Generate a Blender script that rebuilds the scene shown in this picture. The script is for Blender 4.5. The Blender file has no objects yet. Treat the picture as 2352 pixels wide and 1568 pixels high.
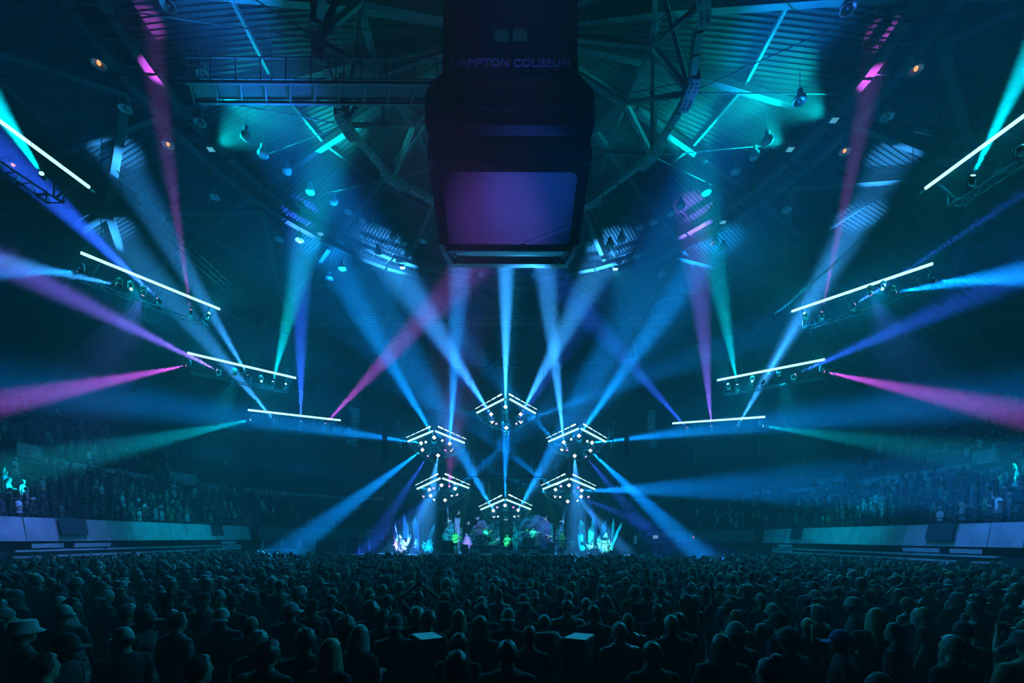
import bpy, bmesh, math, random
import numpy as np
from mathutils import Vector, Matrix, Euler, Quaternion
PI = math.pi
SC = bpy.context.scene
COL = SC.collection
rnd = random.Random(11)

# ------------------------------------------------------------------ camera, world, exposure
EYE = 2.75                       # the photographer stands a little above the crowd
F, CX, HY = 1045.0, 1164.0, 1234.0   # focal length in pixels, centre line and horizon of the 2352 x 1568 frame
cam_d = bpy.data.cameras.new('camera')
cam = bpy.data.objects.new('camera', cam_d)
COL.objects.link(cam)
cam.location = (0, 0, EYE)
ROLL = math.radians(0.35)         # the photograph hangs a little down to the right
cam.rotation_euler = (Matrix.Rotation(PI / 2, 3, 'X') @ Matrix.Rotation(ROLL, 3, 'Z')).to_euler()
cam_d.sensor_width = 36.0
cam_d.lens = F / 2352 * 36.0
cam_d.shift_x = (1176 - CX) / 2352
cam_d.shift_y = (HY - 784) / 2352
cam_d.clip_start, cam_d.clip_end = 0.1, 400
SC.camera = cam

w = bpy.data.worlds.new('world')
w.use_nodes = True
w.node_tree.nodes['Background'].inputs[0].default_value = (0, 0, 0, 1)
w.node_tree.nodes['Background'].inputs[1].default_value = 0.0
SC.world = w
vs = SC.view_settings
vs.view_transform, vs.look, vs.gamma, vs.use_curve_mapping = 'Standard', 'None', 1.0, False
SC.display_settings.display_device = 'sRGB'
vs.exposure = 0.0
cy = SC.cycles
cy.use_denoising = True
cy.max_bounces, cy.diffuse_bounces, cy.glossy_bounces = 3, 0, 1
cy.transmission_bounces, cy.transparent_max_bounces, cy.volume_bounces = 3, 6, 0
cy.sample_clamp_indirect = 2.0
cy.caustics_reflective = cy.caustics_refractive = False
cy.use_light_tree = True
cy.use_adaptive_sampling, cy.adaptive_threshold, cy.adaptive_min_samples = True, 0.08, 16
HAZE = 0.0062                     # scattering per metre of the stage haze that fills the hall
_wn = w.node_tree
_hz = _wn.nodes.new('ShaderNodeVolumeScatter')
_hz.inputs['Color'].default_value = (0.9, 0.95, 1.0, 1)
_hz.inputs['Density'].default_value = HAZE
_hz.inputs['Anisotropy'].default_value = 0.0
_wn.links.new(_hz.outputs[0], _wn.nodes['World Output'].inputs['Volume'])


def P(px, py, Y):
    """The point seen at pixel (px, py) of the frame at the depth Y in front of the camera."""
    u, v = px - CX, HY - py
    u, v = u * math.cos(ROLL) - v * math.sin(ROLL), v * math.cos(ROLL) + u * math.sin(ROLL)
    return Vector((u / F * Y, Y, EYE + v / F * Y))


def PZ(px, py, z):
    """The point seen at pixel (px, py) at the height z above the floor."""
    d = P(px, py, 1.0) - Vector((0, 0, EYE))
    k = (z - EYE) / d.z
    return Vector((d.x * k, k, z))


# ------------------------------------------------------------------ materials
MATS = {}


def mat(name, col, rough=0.6, metal=0.0, emit=None, strength=0.0, noise=0.0, scale=6.0, bump=0.0, bscale=40.0, spec=0.5):
    if name in MATS:
        return MATS[name]
    m = bpy.data.materials.new(name)
    m.use_nodes = True
    nt = m.node_tree
    b = nt.nodes['Principled BSDF']
    b.inputs['Base Color'].default_value = (*col, 1)
    b.inputs['Roughness'].default_value = rough
    b.inputs['Metallic'].default_value = metal
    b.inputs['Specular IOR Level'].default_value = spec
    if emit:
        b.inputs['Emission Color'].default_value = (*emit, 1)
        b.inputs['Emission Strength'].default_value = strength
    if noise or bump:
        tc = nt.nodes.new('ShaderNodeTexCoord')
        n = nt.nodes.new('ShaderNodeTexNoise')
        n.inputs['Scale'].default_value = scale
        n.inputs['Detail'].default_value = 6
        nt.links.new(tc.outputs['Object'], n.inputs['Vector'])
        if noise:
            r = nt.nodes.new('ShaderNodeValToRGB')
            r.color_ramp.elements[0].position, r.color_ramp.elements[1].position = 0.3, 0.7
            r.color_ramp.elements[0].color = (*[c * (1 - noise) for c in col], 1)
            r.color_ramp.elements[1].color = (*[min(1, c * (1 + noise)) for c in col], 1)
            nt.links.new(n.outputs['Fac'], r.inputs['Fac'])
            nt.links.new(r.outputs['Color'], b.inputs['Base Color'])
        if bump:
            n2 = nt.nodes.new('ShaderNodeTexNoise')
            n2.inputs['Scale'].default_value = bscale
            nt.links.new(tc.outputs['Object'], n2.inputs['Vector'])
            bp = nt.nodes.new('ShaderNodeBump')
            bp.inputs['Strength'].default_value = bump
            nt.links.new(n2.outputs['Fac'], bp.inputs['Height'])
            nt.links.new(bp.outputs['Normal'], b.inputs['Normal'])
    MATS[name] = m
    return m


def glow(name, col, strength):
    """A lamp face or LED strip: gives off light."""
    if name in MATS:
        return MATS[name]
    m = bpy.data.materials.new(name)
    m.use_nodes = True
    nt = m.node_tree
    nt.nodes.clear()
    e = nt.nodes.new('ShaderNodeEmission')
    e.inputs[0].default_value = (*col, 1)
    e.inputs[1].default_value = strength
    o = nt.nodes.new('ShaderNodeOutputMaterial')
    nt.links.new(e.outputs[0], o.inputs[0])
    MATS[name] = m
    return m


# ------------------------------------------------------------------ object helpers
def tag(o, label=None, cat=None, group=None, kind=None):
    for k, v in (('label', label), ('category', cat), ('group', group), ('kind', kind)):
        if v:
            o[k] = v
    return o


def empty(name, loc=(0, 0, 0), label=None, cat=None, group=None, rz=0.0):
    o = bpy.data.objects.new(name, None)
    o.empty_display_size = 0.1
    COL.objects.link(o)
    o.location = loc
    o.rotation_euler = (0, 0, rz)
    return tag(o, label, cat, group)


class MB:
    """Collects boxes, tubes, lathes and faces; build() links them as ONE mesh object."""

    def __init__(self):
        self.v, self.f = [], []

    def add(self, vs, fs):
        b = len(self.v)
        self.v.extend([tuple(x) for x in vs])
        self.f.extend([tuple(b + i for i in f) for f in fs])
        return self

    def box(self, c, s, rot=None):
        c = Vector(c)
        h = Vector(s) / 2
        vs = []
        for z in (-1, 1):
            for x, y in ((-1, -1), (1, -1), (1, 1), (-1, 1)):
                q = Vector((x * h.x, y * h.y, z * h.z))
                if rot is not None:
                    q = rot @ q
                vs.append(c + q)
        return self.add(vs, [(3, 2, 1, 0), (4, 5, 6, 7), (0, 1, 5, 4), (1, 2, 6, 5), (2, 3, 7, 6), (3, 0, 4, 7)])

    def bar(self, a, b, wd, ht=None, up=(0, 0, 1)):
        """A square bar from a to b."""
        ht = wd if ht is None else ht
        a, b, up = Vector(a), Vector(b), Vector(up)
        d = b - a
        if d.length < 1e-6:
            return self
        d.normalize()
        if abs(d.dot(up)) > 0.99:
            up = Vector((0, 1, 0)) if abs(d.y) < 0.9 else Vector((1, 0, 0))
        s = d.cross(up).normalized()
        u = s.cross(d)
        vs = []
        for p in (a, b):
            for x, y in ((-1, -1), (1, -1), (1, 1), (-1, 1)):
                vs.append(p + s * (x * wd / 2) + u * (y * ht / 2))
        return self.add(vs, [(0, 1, 2, 3), (7, 6, 5, 4), (0, 4, 5, 1), (1, 5, 6, 2), (2, 6, 7, 3), (3, 7, 4, 0)])

    def tube(self, pts, r, n=8, cap=True):
        """A round tube along points; r is one radius or one per point."""
        pts = [Vector(p) for p in pts]
        rs = r if isinstance(r, (list, tuple)) else [r] * len(pts)
        rings = []
        side = None
        for i, p in enumerate(pts):
            d = (pts[min(i + 1, len(pts) - 1)] - pts[max(i - 1, 0)])
            d = d.normalized() if d.length > 1e-9 else Vector((0, 0, 1))
            if side is None:
                ref = Vector((0, 0, 1)) if abs(d.z) < 0.9 else Vector((1, 0, 0))
                side = d.cross(ref).normalized()
            else:
                side = (side - d * side.dot(d)).normalized()
            up = d.cross(side)
            rings.append([p + (side * math.cos(2 * PI * k / n) + up * math.sin(2 * PI * k / n)) * rs[i] for k in range(n)])
        vs = [q for ring in rings for q in ring]
        fs = []
        for i in range(len(pts) - 1):
            for k in range(n):
                fs.append((i * n + k, i * n + (k + 1) % n, (i + 1) * n + (k + 1) % n, (i + 1) * n + k))
        if cap:
            fs.append(tuple(range(n - 1, -1, -1)))
            fs.append(tuple((len(pts) - 1) * n + k for k in range(n)))
        return self.add(vs, fs)

    def lathe(self, prof, n=16, c=(0, 0, 0), rot=None):
        """prof: (radius, height) pairs about the local z axis."""
        c = Vector(c)
        vs, fs = [], []
        for r, z in prof:
            for k in range(n):
                q = Vector((r * math.cos(2 * PI * k / n), r * math.sin(2 * PI * k / n), z))
                if rot is not None:
                    q = rot @ q
                vs.append(c + q)
        for i in range(len(prof) - 1):
            for k in range(n):
                fs.append((i * n + k, i * n + (k + 1) % n, (i + 1) * n + (k + 1) % n, (i + 1) * n + k))
        fs.append(tuple(range(n - 1, -1, -1)))
        fs.append(tuple((len(prof) - 1) * n + k for k in range(n)))
        return self.add(vs, fs)

    def prism(self, poly, thick, origin=(0, 0, 0), ux=(1, 0, 0), uy=(0, 0, 1)):
        """A flat polygon in the plane ux, uy, given thickness along its normal (centred)."""
        o, ux, uy = Vector(origin), Vector(ux).normalized(), Vector(uy).normalized()
        n = ux.cross(uy).normalized()
        k = len(poly)
        vs = [o + ux * x + uy * y + n * (thick / 2) for x, y in poly] + [o + ux * x + uy * y - n * (thick / 2) for x, y in poly]
        fs = [tuple(range(k)), tuple(range(2 * k - 1, k - 1, -1))]
        for i in range(k):
            j = (i + 1) % k
            fs.append((i, i + k, j + k, j))
        return self.add(vs, fs)

    def quad(self, a, b, c, d):
        return self.add([a, b, c, d], [(0, 1, 2, 3)])

    def mesh(self, name, m=None, smooth=False):
        me = bpy.data.meshes.new(name)
        me.from_pydata(self.v, [], self.f)
        if m:
            me.materials.append(m)
        if smooth:
            me.polygons.foreach_set('use_smooth', [True] * len(me.polygons))
        me.update()
        return me

    def build(self, name, m=None, parent=None, smooth=False, loc=None, label=None, cat=None, group=None, kind=None):
        o = bpy.data.objects.new(name, self.mesh(name, m, smooth))
        COL.objects.link(o)
        if parent:
            o.parent = parent
        if loc is not None:
            o.location = loc
        return tag(o, label, cat, group, kind)


def put(name, me, parent=None, loc=(0, 0, 0), rot=None, m=None, scale=None):
    """Links an object that shares a mesh; m overrides its material."""
    o = bpy.data.objects.new(name, me)
    COL.objects.link(o)
    if parent:
        o.parent = parent
    o.location = loc
    if rot is not None:
        o.rotation_euler = rot
    if scale is not None:
        o.scale = scale
    if m:
        o.material_slots[0].link = 'OBJECT'
        o.material_slots[0].material = m
    return o


def aim(d):
    """Euler angles that turn local -Z (a lamp's axis) to the direction d."""
    return Vector(d).to_track_quat('-Z', 'Y').to_euler()

# ================================================================== the hall
CY = 19.6                         # the hall's centre: under the scoreboard
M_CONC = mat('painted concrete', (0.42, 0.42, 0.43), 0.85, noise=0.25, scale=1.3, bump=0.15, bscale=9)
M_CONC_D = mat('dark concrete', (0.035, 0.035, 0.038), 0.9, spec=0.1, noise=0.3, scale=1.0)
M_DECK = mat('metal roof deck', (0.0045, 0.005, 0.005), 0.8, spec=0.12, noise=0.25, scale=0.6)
M_STEEL = mat('painted steel', (0.085, 0.09, 0.09), 0.6, noise=0.2, scale=2.0)
M_GIRD = mat('dark girder', (0.028, 0.03, 0.03), 0.75, spec=0.2, noise=0.3, scale=1.5)  # base colour lowered so the beams leave dimmer spots
M_STEEL_D = mat('dark steel', (0.02, 0.02, 0.022), 0.6, metal=0.2)
M_BLACK = mat('black paint', (0.012, 0.012, 0.014), 0.55)
M_RAIL = mat('rail paint', (0.03, 0.03, 0.035), 0.4, metal=0.5)
M_FLOOR = mat('arena floor', (0.05, 0.05, 0.055), 0.6, noise=0.3, scale=0.7)
M_BOARD = mat('pale bleacher board', (0.5, 0.5, 0.52), 0.5, noise=0.15, scale=3.0)

floor = MB().lathe([(49, -0.4), (49, 0.0)], 48, (0, CY, 0)).build('floor', M_FLOOR, kind='structure')

# outer wall: flat concrete panels around the bowl
wall = empty('wall_outer', (0, CY, 0))
wall['kind'] = 'structure'
NW = 40
wp = MB()
a = PI / NW
wp.prism([(-47.4 * math.tan(a) * 0.985, 0), (47.4 * math.tan(a) * 0.985, 0), (47.4 * math.tan(a) * 0.985, 17.2), (-47.4 * math.tan(a) * 0.985, 17.2)], 0.4, (0, 47.4, 0))
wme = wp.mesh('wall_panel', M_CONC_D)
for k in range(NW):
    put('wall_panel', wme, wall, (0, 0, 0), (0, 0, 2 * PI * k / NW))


def zroof(r):
    return 24.7 - 0.0042 * r * r


# ------------------------------------------------------------------ ceiling: ribbed metal deck in wedges
ceiling = empty('ceiling', (0, CY, 0))
ceiling['kind'] = 'structure'
NS = 20
HALF = PI / NS
PITCH = 0.23


def deck_mesh(r0, r1, seg):
    """One wedge of trapezoid-ribbed decking; the ribs run along the wedge's axis."""
    tn = math.tan(HALF)
    mb = MB()
    hw = r1 * tn
    n = int(hw / PITCH) + 1
    prof = [(0.0, 0.0), (0.32, 0.0), (0.45, 0.055), (0.85, 0.055), (0.98, 0.0)]
    ts = sorted([(k + f) * PITCH for k in range(-n, n) for f, h in prof])
    hs = {}
    for k in range(-n, n):
        for f, h in prof:
            hs[round((k + f) * PITCH, 5)] = h
    cols = []
    for t in ts:
        rs = max(r0, abs(t) / tn)
        if rs >= r1 - 0.02:
            continue
        h = hs[round(t, 5)]
        col = []
        for i in range(seg + 1):
            r = rs + (r1 - rs) * i / seg
            col.append((r, t, zroof(math.hypot(r, t)) + h))
        cols.append(col)
    vs = [p for c in cols for p in c]
    fs = []
    m = seg + 1
    for i in range(len(cols) - 1):
        for j in range(seg):
            fs.append((i * m + j, (i + 1) * m + j, (i + 1) * m + j + 1, i * m + j + 1))
    mb.add(vs, fs)
    return mb.mesh('roof_panel', M_DECK)


OFF = math.radians(9.4)           # the deck's seams, from the east
for r0, r1, seg in ((1.2, 6.4, 2), (6.4, 16.2, 4), (16.2, 29.5, 4), (29.5, 47.5, 4)):
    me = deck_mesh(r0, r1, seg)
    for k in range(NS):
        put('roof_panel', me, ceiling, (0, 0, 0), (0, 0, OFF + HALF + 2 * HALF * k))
# a closed skin above the deck keeps the sky out
prof = [(0.01, zroof(0) + 0.35)] + [(r, zroof(r) + 0.3) for r in (8, 16, 24, 32, 40, 48)]
sk = MB()
sk.lathe(prof, 40)
sk.f = sk.f[:-2]
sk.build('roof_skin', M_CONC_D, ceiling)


def pol(r, ang, z):
    """A point of the ceiling in its own frame (origin on the floor under its centre)."""
    return Vector((r * math.cos(ang), r * math.sin(ang), z))


# radial beams along the seams
rb = MB()
pts = [(1.5, 0), (6.2, 0), (16.2, 0), (29.5, 0), (47.0, 0)]
for (ra, _), (rb_, _) in zip(pts, pts[1:]):
    rb.bar((ra, 0, zroof(ra) - 0.16), (rb_, 0, zroof(rb_) - 0.16), 0.26, 0.34)
rme = rb.mesh('radial_beam', M_STEEL_D)
for k in range(NS):
    put('radial_beam', rme, ceiling, (0, 0, 0), (0, 0, OFF + 2 * HALF * k))
# purlin hoops between the beams
for r in (6.3, 11.2, 16.2, 22.5, 29.5, 38):
    hb = MB()
    hb.bar(pol(r, 0, zroof(r) - 0.1), pol(r, 2 * HALF, zroof(r) - 0.1), 0.14, 0.2)
    hme = hb.mesh('purlin', M_STEEL_D)
    for k in range(NS):
        put('purlin', hme, ceiling, (0, 0, 0), (0, 0, OFF + 2 * HALF * k))

# inner ring truss: a bright lower hoop, a smaller upper hoop, posts and raking struts
ANG = [math.radians(d) for d in (222, 196.7, 169.4, 143.4, 115, 85, 54.2, 23, -1.5, -27, -53, -80, -105, -122)]
ZL, ZU = 19.0 + EYE, 21.0 + EYE
low = [pol(7.7, x, ZL) for x in ANG]
upp = [pol(6.1, x, ZU) for x in ANG]
nn = len(ANG)
for i in range(nn):
    A, B = low[i], low[(i + 1) % nn]
    for k in range(4):                                    # four bolted lengths between two gussets
        p, q = A.lerp(B, (k + 0.06) / 4), A.lerp(B, (k + 0.94) / 4)
        MB().bar(p, q, 0.26, 0.3).build('hoop_chord', M_STEEL, ceiling)
    MB().bar(upp[i], upp[(i + 1) % nn], 0.2, 0.24).build('upper_chord', M_STEEL_D, ceiling)
    d = (B - A).normalized()
    g = MB()
    out = Vector((A.x, A.y, 0)).normalized()
    tang = Vector((-out.y, out.x, 0))
    g.prism([(-0.75, -0.14), (-0.45, -0.24), (0.45, -0.24), (0.75, -0.14), (0.75, 0.14), (0.45, 0.24), (-0.45, 0.24), (-0.75, 0.14)], 0.36, A, tang, out)
    gp = g.build('gusset_plate', M_STEEL, ceiling)
    b = MB()
    for x in (-0.55, -0.38, -0.2, 0.2, 0.38, 0.55):
        for y in (-0.1, 0.1):
            b.lathe([(0.045, 0.0), (0.045, 0.03)], 6, A + tang * x + out * y + Vector((0, 0, -0.21)))
    b.build('bolt', M_STEEL_D, gp)
    MB().bar(A, pol(7.9, ANG[i], zroof(7.9) - 0.1), 0.24).build('post', M_STEEL_D, ceiling)
    MB().bar(A, upp[i], 0.2).build('strut', M_STEEL, ceiling)
    MB().bar(upp[i], low[(i + 1) % nn], 0.16).build('strut', M_STEEL_D, ceiling)
    MB().bar(upp[i], low[i - 1], 0.16).build('strut', M_STEEL_D, ceiling)
    MB().bar(upp[i], pol(1.2, ANG[i], zroof(1.2) - 0.3), 0.18).build('strut', M_STEEL_D, ceiling)
    MB().bar(upp[i], pol(6.1, ANG[i], zroof(6.1) - 0.1), 0.16).build('post', M_STEEL_D, ceiling)
    # stays that run out to the ring catwalk
    for dd in (-0.16, 0.1):
        MB().tube([A, pol(15.4, ANG[i] + dd, 20.0 + EYE + 0.3)], 0.022, 5).build('stay_rod', M_STEEL, ceiling)
    MB().tube([A + Vector((0, 0, 0.5)), pol(3.4, ANG[i] + 0.3, ZL + 0.6)], 0.02, 5).build('stay_rod', M_STEEL, ceiling)

# the ring catwalk: two hoops of pale girder lengths with crossbars between
NR = 44
for k in range(NR):
    a0, a1 = 2 * PI * (k + 0.03) / NR, 2 * PI * (k + 0.97) / NR
    z = 20.0 + EYE
    MB().bar(pol(16.75, a0, z), pol(16.75, a1, z), 0.42, 0.3).build('outer_girder', M_GIRD, ceiling)
    MB().bar(pol(15.45, a0, z), pol(15.45, a1, z), 0.4, 0.3).build('inner_girder', M_GIRD, ceiling)
    MB().bar(pol(15.6, a0, z + 0.12), pol(16.6, a0, z + 0.12), 0.06, 0.06).build('crossbar', M_STEEL_D, ceiling)
    am = (a0 + a1) / 2
    MB().bar(pol(15.6, am, z + 0.12), pol(16.6, am, z + 0.12), 0.04, 0.06).build('crossbar', M_STEEL_D, ceiling)
    MB().tube([pol(15.5, a1, z), pol(15.9, a1, zroof(15.9))], 0.03, 5).build('hanger', M_STEEL_D, ceiling)
    if k % 2 == 0:
        MB().tube([pol(16.75, a0, z + 0.9), pol(16.75, a1 + 2 * PI / NR, z + 0.9)], 0.025, 5).build('handrail', M_STEEL_D, ceiling)

# raking lattice beams of the outer roof
NL = 14
for k in range(NL):
    a0 = 2 * PI * (k + 0.35) / NL
    a1, am = a0 + 2 * PI / NL, a0 + PI / NL
    hub, hub2 = pol(24.5, a0, zroof(24.5) - 0.5), pol(24.5, a1, zroof(24.5) - 0.5)
    for q in (pol(17.5, am, zroof(17.5) - 0.4), pol(17.5, am - 2 * PI / NL, zroof(17.5) - 0.4), pol(33, am, zroof(33) - 0.5), pol(33, am - 2 * PI / NL, zroof(33) - 0.5), pol(33, a0, zroof(33) - 0.5)):
        MB().bar(hub, q, 0.34, 0.42).build('lattice_beam', M_GIRD, ceiling)
    MB().bar(pol(33, am, zroof(33) - 0.5), pol(45.5, am, zroof(45.5) - 0.5), 0.34, 0.5).build('lattice_beam', M_GIRD, ceiling)

# ------------------------------------------------------------------ the seating bowl
# the front edge of the balcony on the right-hand side; the left-hand side is its mirror
EDGE = [(23.9, 9.0), (23.9, 22.0), (23.55, 32.0), (23.2, 42.0), (20.6, 48.0), (15.5, 52.6), (8.0, 55.2), (0.0, 56.0)]


def offset_path(path, d):
    out = []
    for i, (x, y) in enumerate(path):
        x0, y0 = path[max(i - 1, 0)]
        x1, y1 = path[min(i + 1, len(path) - 1)]
        t = Vector((x1 - x0, y1 - y0)).normalized()
        n = Vector((t.y, -t.x))
        out.append((x + n.x * d, y + n.y * d))
    out[-1] = (0.0, path[-1][1] + d)
    return out


def full_path(d):
    r = offset_path(EDGE, d)
    return [(x, y) for x, y in r] + [(-x, y) for x, y in reversed(r[:-1])]


FZ0, FZ1 = 2.42, 3.62             # underside and top of the balcony fascia
ROWS = []                          # (offset, height) of every row's tread front
o_, z_ = 0.25, 2.95
for k in range(7):
    ROWS.append((o_, z_))
    o_, z_ = o_ + 0.85, z_ + 0.52
WALK = o_
o_, z_ = WALK + 1.5, z_ + 1.1
for k in range(13):
    ROWS.append((o_, z_))
    o_, z_ = o_ + 0.85, z_ + 0.46
prof = [(0.2, FZ0 + 0.1)]
for (o, z), nx in zip(ROWS, ROWS[1:] + [(o_, z_)]):
    prof += [(o, z), (nx[0] - 0.02 if nx[0] - o < 1.2 else o + 0.85, z)]
prof += [(o_ + 0.2, z_)]
sw = MB()
paths = [[(x, y, z) for x, y in full_path(o)] for o, z in prof]
m = len(paths[0])
sw.add([p for row in paths for p in row], [(i * m + j, i * m + j + 1, (i + 1) * m + j + 1, (i + 1) * m + j) for i in range(len(paths) - 1) for j in range(m - 1)])
under = [[(x, y, FZ0 + 0.08) for x, y in full_path(o)] for o in (0.2, 2.2)]
sw.add([p for row in under for p in row], [(j, j + 1, m + j + 1, m + j) for j in range(m - 1)])
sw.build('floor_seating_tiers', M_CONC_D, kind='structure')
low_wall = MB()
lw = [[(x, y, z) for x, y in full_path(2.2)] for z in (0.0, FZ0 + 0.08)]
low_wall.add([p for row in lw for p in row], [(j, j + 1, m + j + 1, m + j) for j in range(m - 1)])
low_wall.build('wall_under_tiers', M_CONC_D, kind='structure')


def along(path, s):
    """The point and tangent at arc length s of a polyline."""
    for (x0, y0), (x1, y1) in zip(path, path[1:]):
        L = math.hypot(x1 - x0, y1 - y0)
        if s <= L:
            t = s / L
            return (x0 + (x1 - x0) * t, y0 + (y1 - y0) * t), Vector(((x1 - x0) / L, (y1 - y0) / L))
        s -= L
    return path[-1], Vector(((path[-1][0] - path[-2][0]), path[-1][1] - path[-2][1])).normalized()


M_BANNER = mat('dark banner', (0.03, 0.03, 0.05), 0.5, noise=0.2)
PW = 1.55
for sx, side in ((-1, 'left'), (1, 'right')):
    fas = empty('trim_balcony_%s' % side, (0, 0, 0))
    fas['kind'] = 'structure'
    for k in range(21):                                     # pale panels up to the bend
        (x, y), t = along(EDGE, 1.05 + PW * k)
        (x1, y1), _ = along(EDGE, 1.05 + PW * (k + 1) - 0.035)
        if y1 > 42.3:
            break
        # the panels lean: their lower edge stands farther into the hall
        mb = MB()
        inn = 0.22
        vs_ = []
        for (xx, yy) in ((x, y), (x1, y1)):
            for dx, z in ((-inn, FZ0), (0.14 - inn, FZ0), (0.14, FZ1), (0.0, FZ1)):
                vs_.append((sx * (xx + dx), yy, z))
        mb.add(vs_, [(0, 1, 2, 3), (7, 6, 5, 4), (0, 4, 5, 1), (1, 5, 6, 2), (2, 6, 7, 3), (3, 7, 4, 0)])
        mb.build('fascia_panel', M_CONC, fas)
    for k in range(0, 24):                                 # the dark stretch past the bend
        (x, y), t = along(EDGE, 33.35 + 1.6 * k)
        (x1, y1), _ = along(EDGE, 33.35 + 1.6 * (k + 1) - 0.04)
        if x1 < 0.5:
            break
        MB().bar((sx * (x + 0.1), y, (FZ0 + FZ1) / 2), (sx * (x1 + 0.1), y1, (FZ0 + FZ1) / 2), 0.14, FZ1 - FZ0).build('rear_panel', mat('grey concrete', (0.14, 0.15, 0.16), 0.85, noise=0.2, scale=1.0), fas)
    # guard rail over the fascia
    for z in (FZ1 + 0.18, FZ1 + 0.34):
        pr = [(sx * (x + 0.1), y, z) for x, y in EDGE[:5]]
        MB().tube(pr, 0.022, 6).build('guard_rail', M_RAIL, fas)
    for k in range(24):
        (x, y), t = along(EDGE, 0.8 + 1.55 * k)
        MB().tube([(sx * (x + 0.1), y, FZ1 - 0.1), (sx * (x + 0.1), y, FZ1 + 0.35)], 0.02, 5).build('rail_post', M_RAIL, fas)
    # dark square banners hung on the fascia
    for n, (ya, yb) in enumerate(((24.0, 25.55), (35.9, 37.3), (12.6, 14.1))):
        xe = 23.68 if ya < 30 else 23.38
        bn = MB()
        for q, yy in enumerate((ya, yb)):
            pass
        bn.add([(sx * (xe + dx), yy, z) for yy in (ya, yb) for dx, z in ((-0.22, FZ0 + 0.34), (-0.18, FZ0 + 0.34), (0.02, FZ1 + 0.04), (-0.02, FZ1 + 0.04))],
               [(0, 1, 2, 3), (7, 6, 5, 4), (0, 4, 5, 1), (1, 5, 6, 2), (2, 6, 7, 3), (3, 7, 4, 0)])
        if n < 2:
            bn.build('banner', M_BANNER, label='%s dark square banner on the %s balcony front, %s' % (('large', 'small')[n], side, ('toward the near end', 'toward the stage')[n]), cat='banner', group='balcony front banners')
    # the walkway wall halfway up the seats
    par = empty('wall_walkway_%s' % side)
    par['kind'] = 'structure'
    up_path = offset_path(EDGE, WALK + 1.45)
    zt = ROWS[7][1] + 0.25
    s = 2.0
    seg = [(2.0, 4.5), (5.0, 9.5), (11.0, 13.0), (13.6, 18.5), (20.0, 21.5), (21.7, 26.0), (26.2, 31.0), (32.5, 35.5), (36.0, 38.5), (40.5, 45.5), (45.6, 50.6), (50.7, 55.7), (55.8, 60.8)]
    for n, (sa, sb) in enumerate(seg):
        (x, y), _ = along(up_path, sa)
        (x1, y1), _ = along(up_path, sb)
        hgt = 0.85 if n not in (5, 7) else 1.05
        lift = 0.0 if n not in (0, 2, 4, 7) else 0.7
        MB().bar((sx * x, y, zt + lift - hgt / 2), (sx * x1, y1, zt + lift - hgt / 2), 0.14, hgt).build('walkway_panel', M_CONC, par)
        MB().tube([(sx * x, y, zt + lift + 0.12), (sx * x1, y1, zt + lift + 0.12)], 0.02, 5).build('walkway_rail', M_RAIL, par)
    # raking handrails in the aisles
    for s0 in (13.3, 19.2, 32.0):
        (x, y), t = along(up_path, s0)
        n_ = Vector((t.y, -t.x))
        MB().tube([(sx * (x - n_.x * 2.2), y - n_.y * 2.2, zt - 1.0), (sx * (x - n_.x * 0.2), y - n_.y * 0.2, zt + 0.35), (sx * (x + n_.x * 0.6), y + n_.y * 0.6, zt + 0.35)], 0.03, 6).build('aisle_rail', M_RAIL, par)
    # folded bleachers under the balcony: long pale boards, with square panels between
    bl = empty('folded_bleacher', (sx * 22.5, 29, 0), '%s bank of folded bleachers with long pale boards under the balcony' % side, 'bleacher', 'folded bleachers')
    for X, z, segs in ((22.5, 1.98, ((20.7, 25.2), (25.5, 30.2), (30.3, 34.6), (34.8, 36.0), (36.2, 38.2))), (21.75, 1.73, ((19.9, 21.2), (21.9, 25.4), (25.7, 30.8), (31.0, 35.4), (35.6, 37.0)))):
        for ya, yb in segs:
            MB().box((sx * X - sx * 22.5, (ya + yb) / 2 - 29, z), (0.28, yb - ya, 0.09)).build('bleacher_board', M_BOARD, bl)
    for ya, yb, z, dx in ((22.0, 23.6, 2.2, 0.5), (24.2, 26.4, 2.2, 0.5), (24.0, 26.0, 1.87, 0.1), (36.5, 38.4, 2.2, 0.4), (36.0, 38.6, 1.85, 0.05), (21.0, 22.4, 1.86, 0.1)):
        MB().box((sx * dx, (ya + yb) / 2 - 29, z), (0.06, yb - ya, 0.22)).build('step_panel', M_BOARD, bl)
    MB().box((sx * 0.75, 0, 0.97), (1.4, 18.4, 1.94)).build('folded_frame', M_BLACK, bl)
    MB().box((sx * 0.95, 9.6, 1.2), (0.2, 0.16, 2.4)).build('end_post', M_BOARD, bl)

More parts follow.
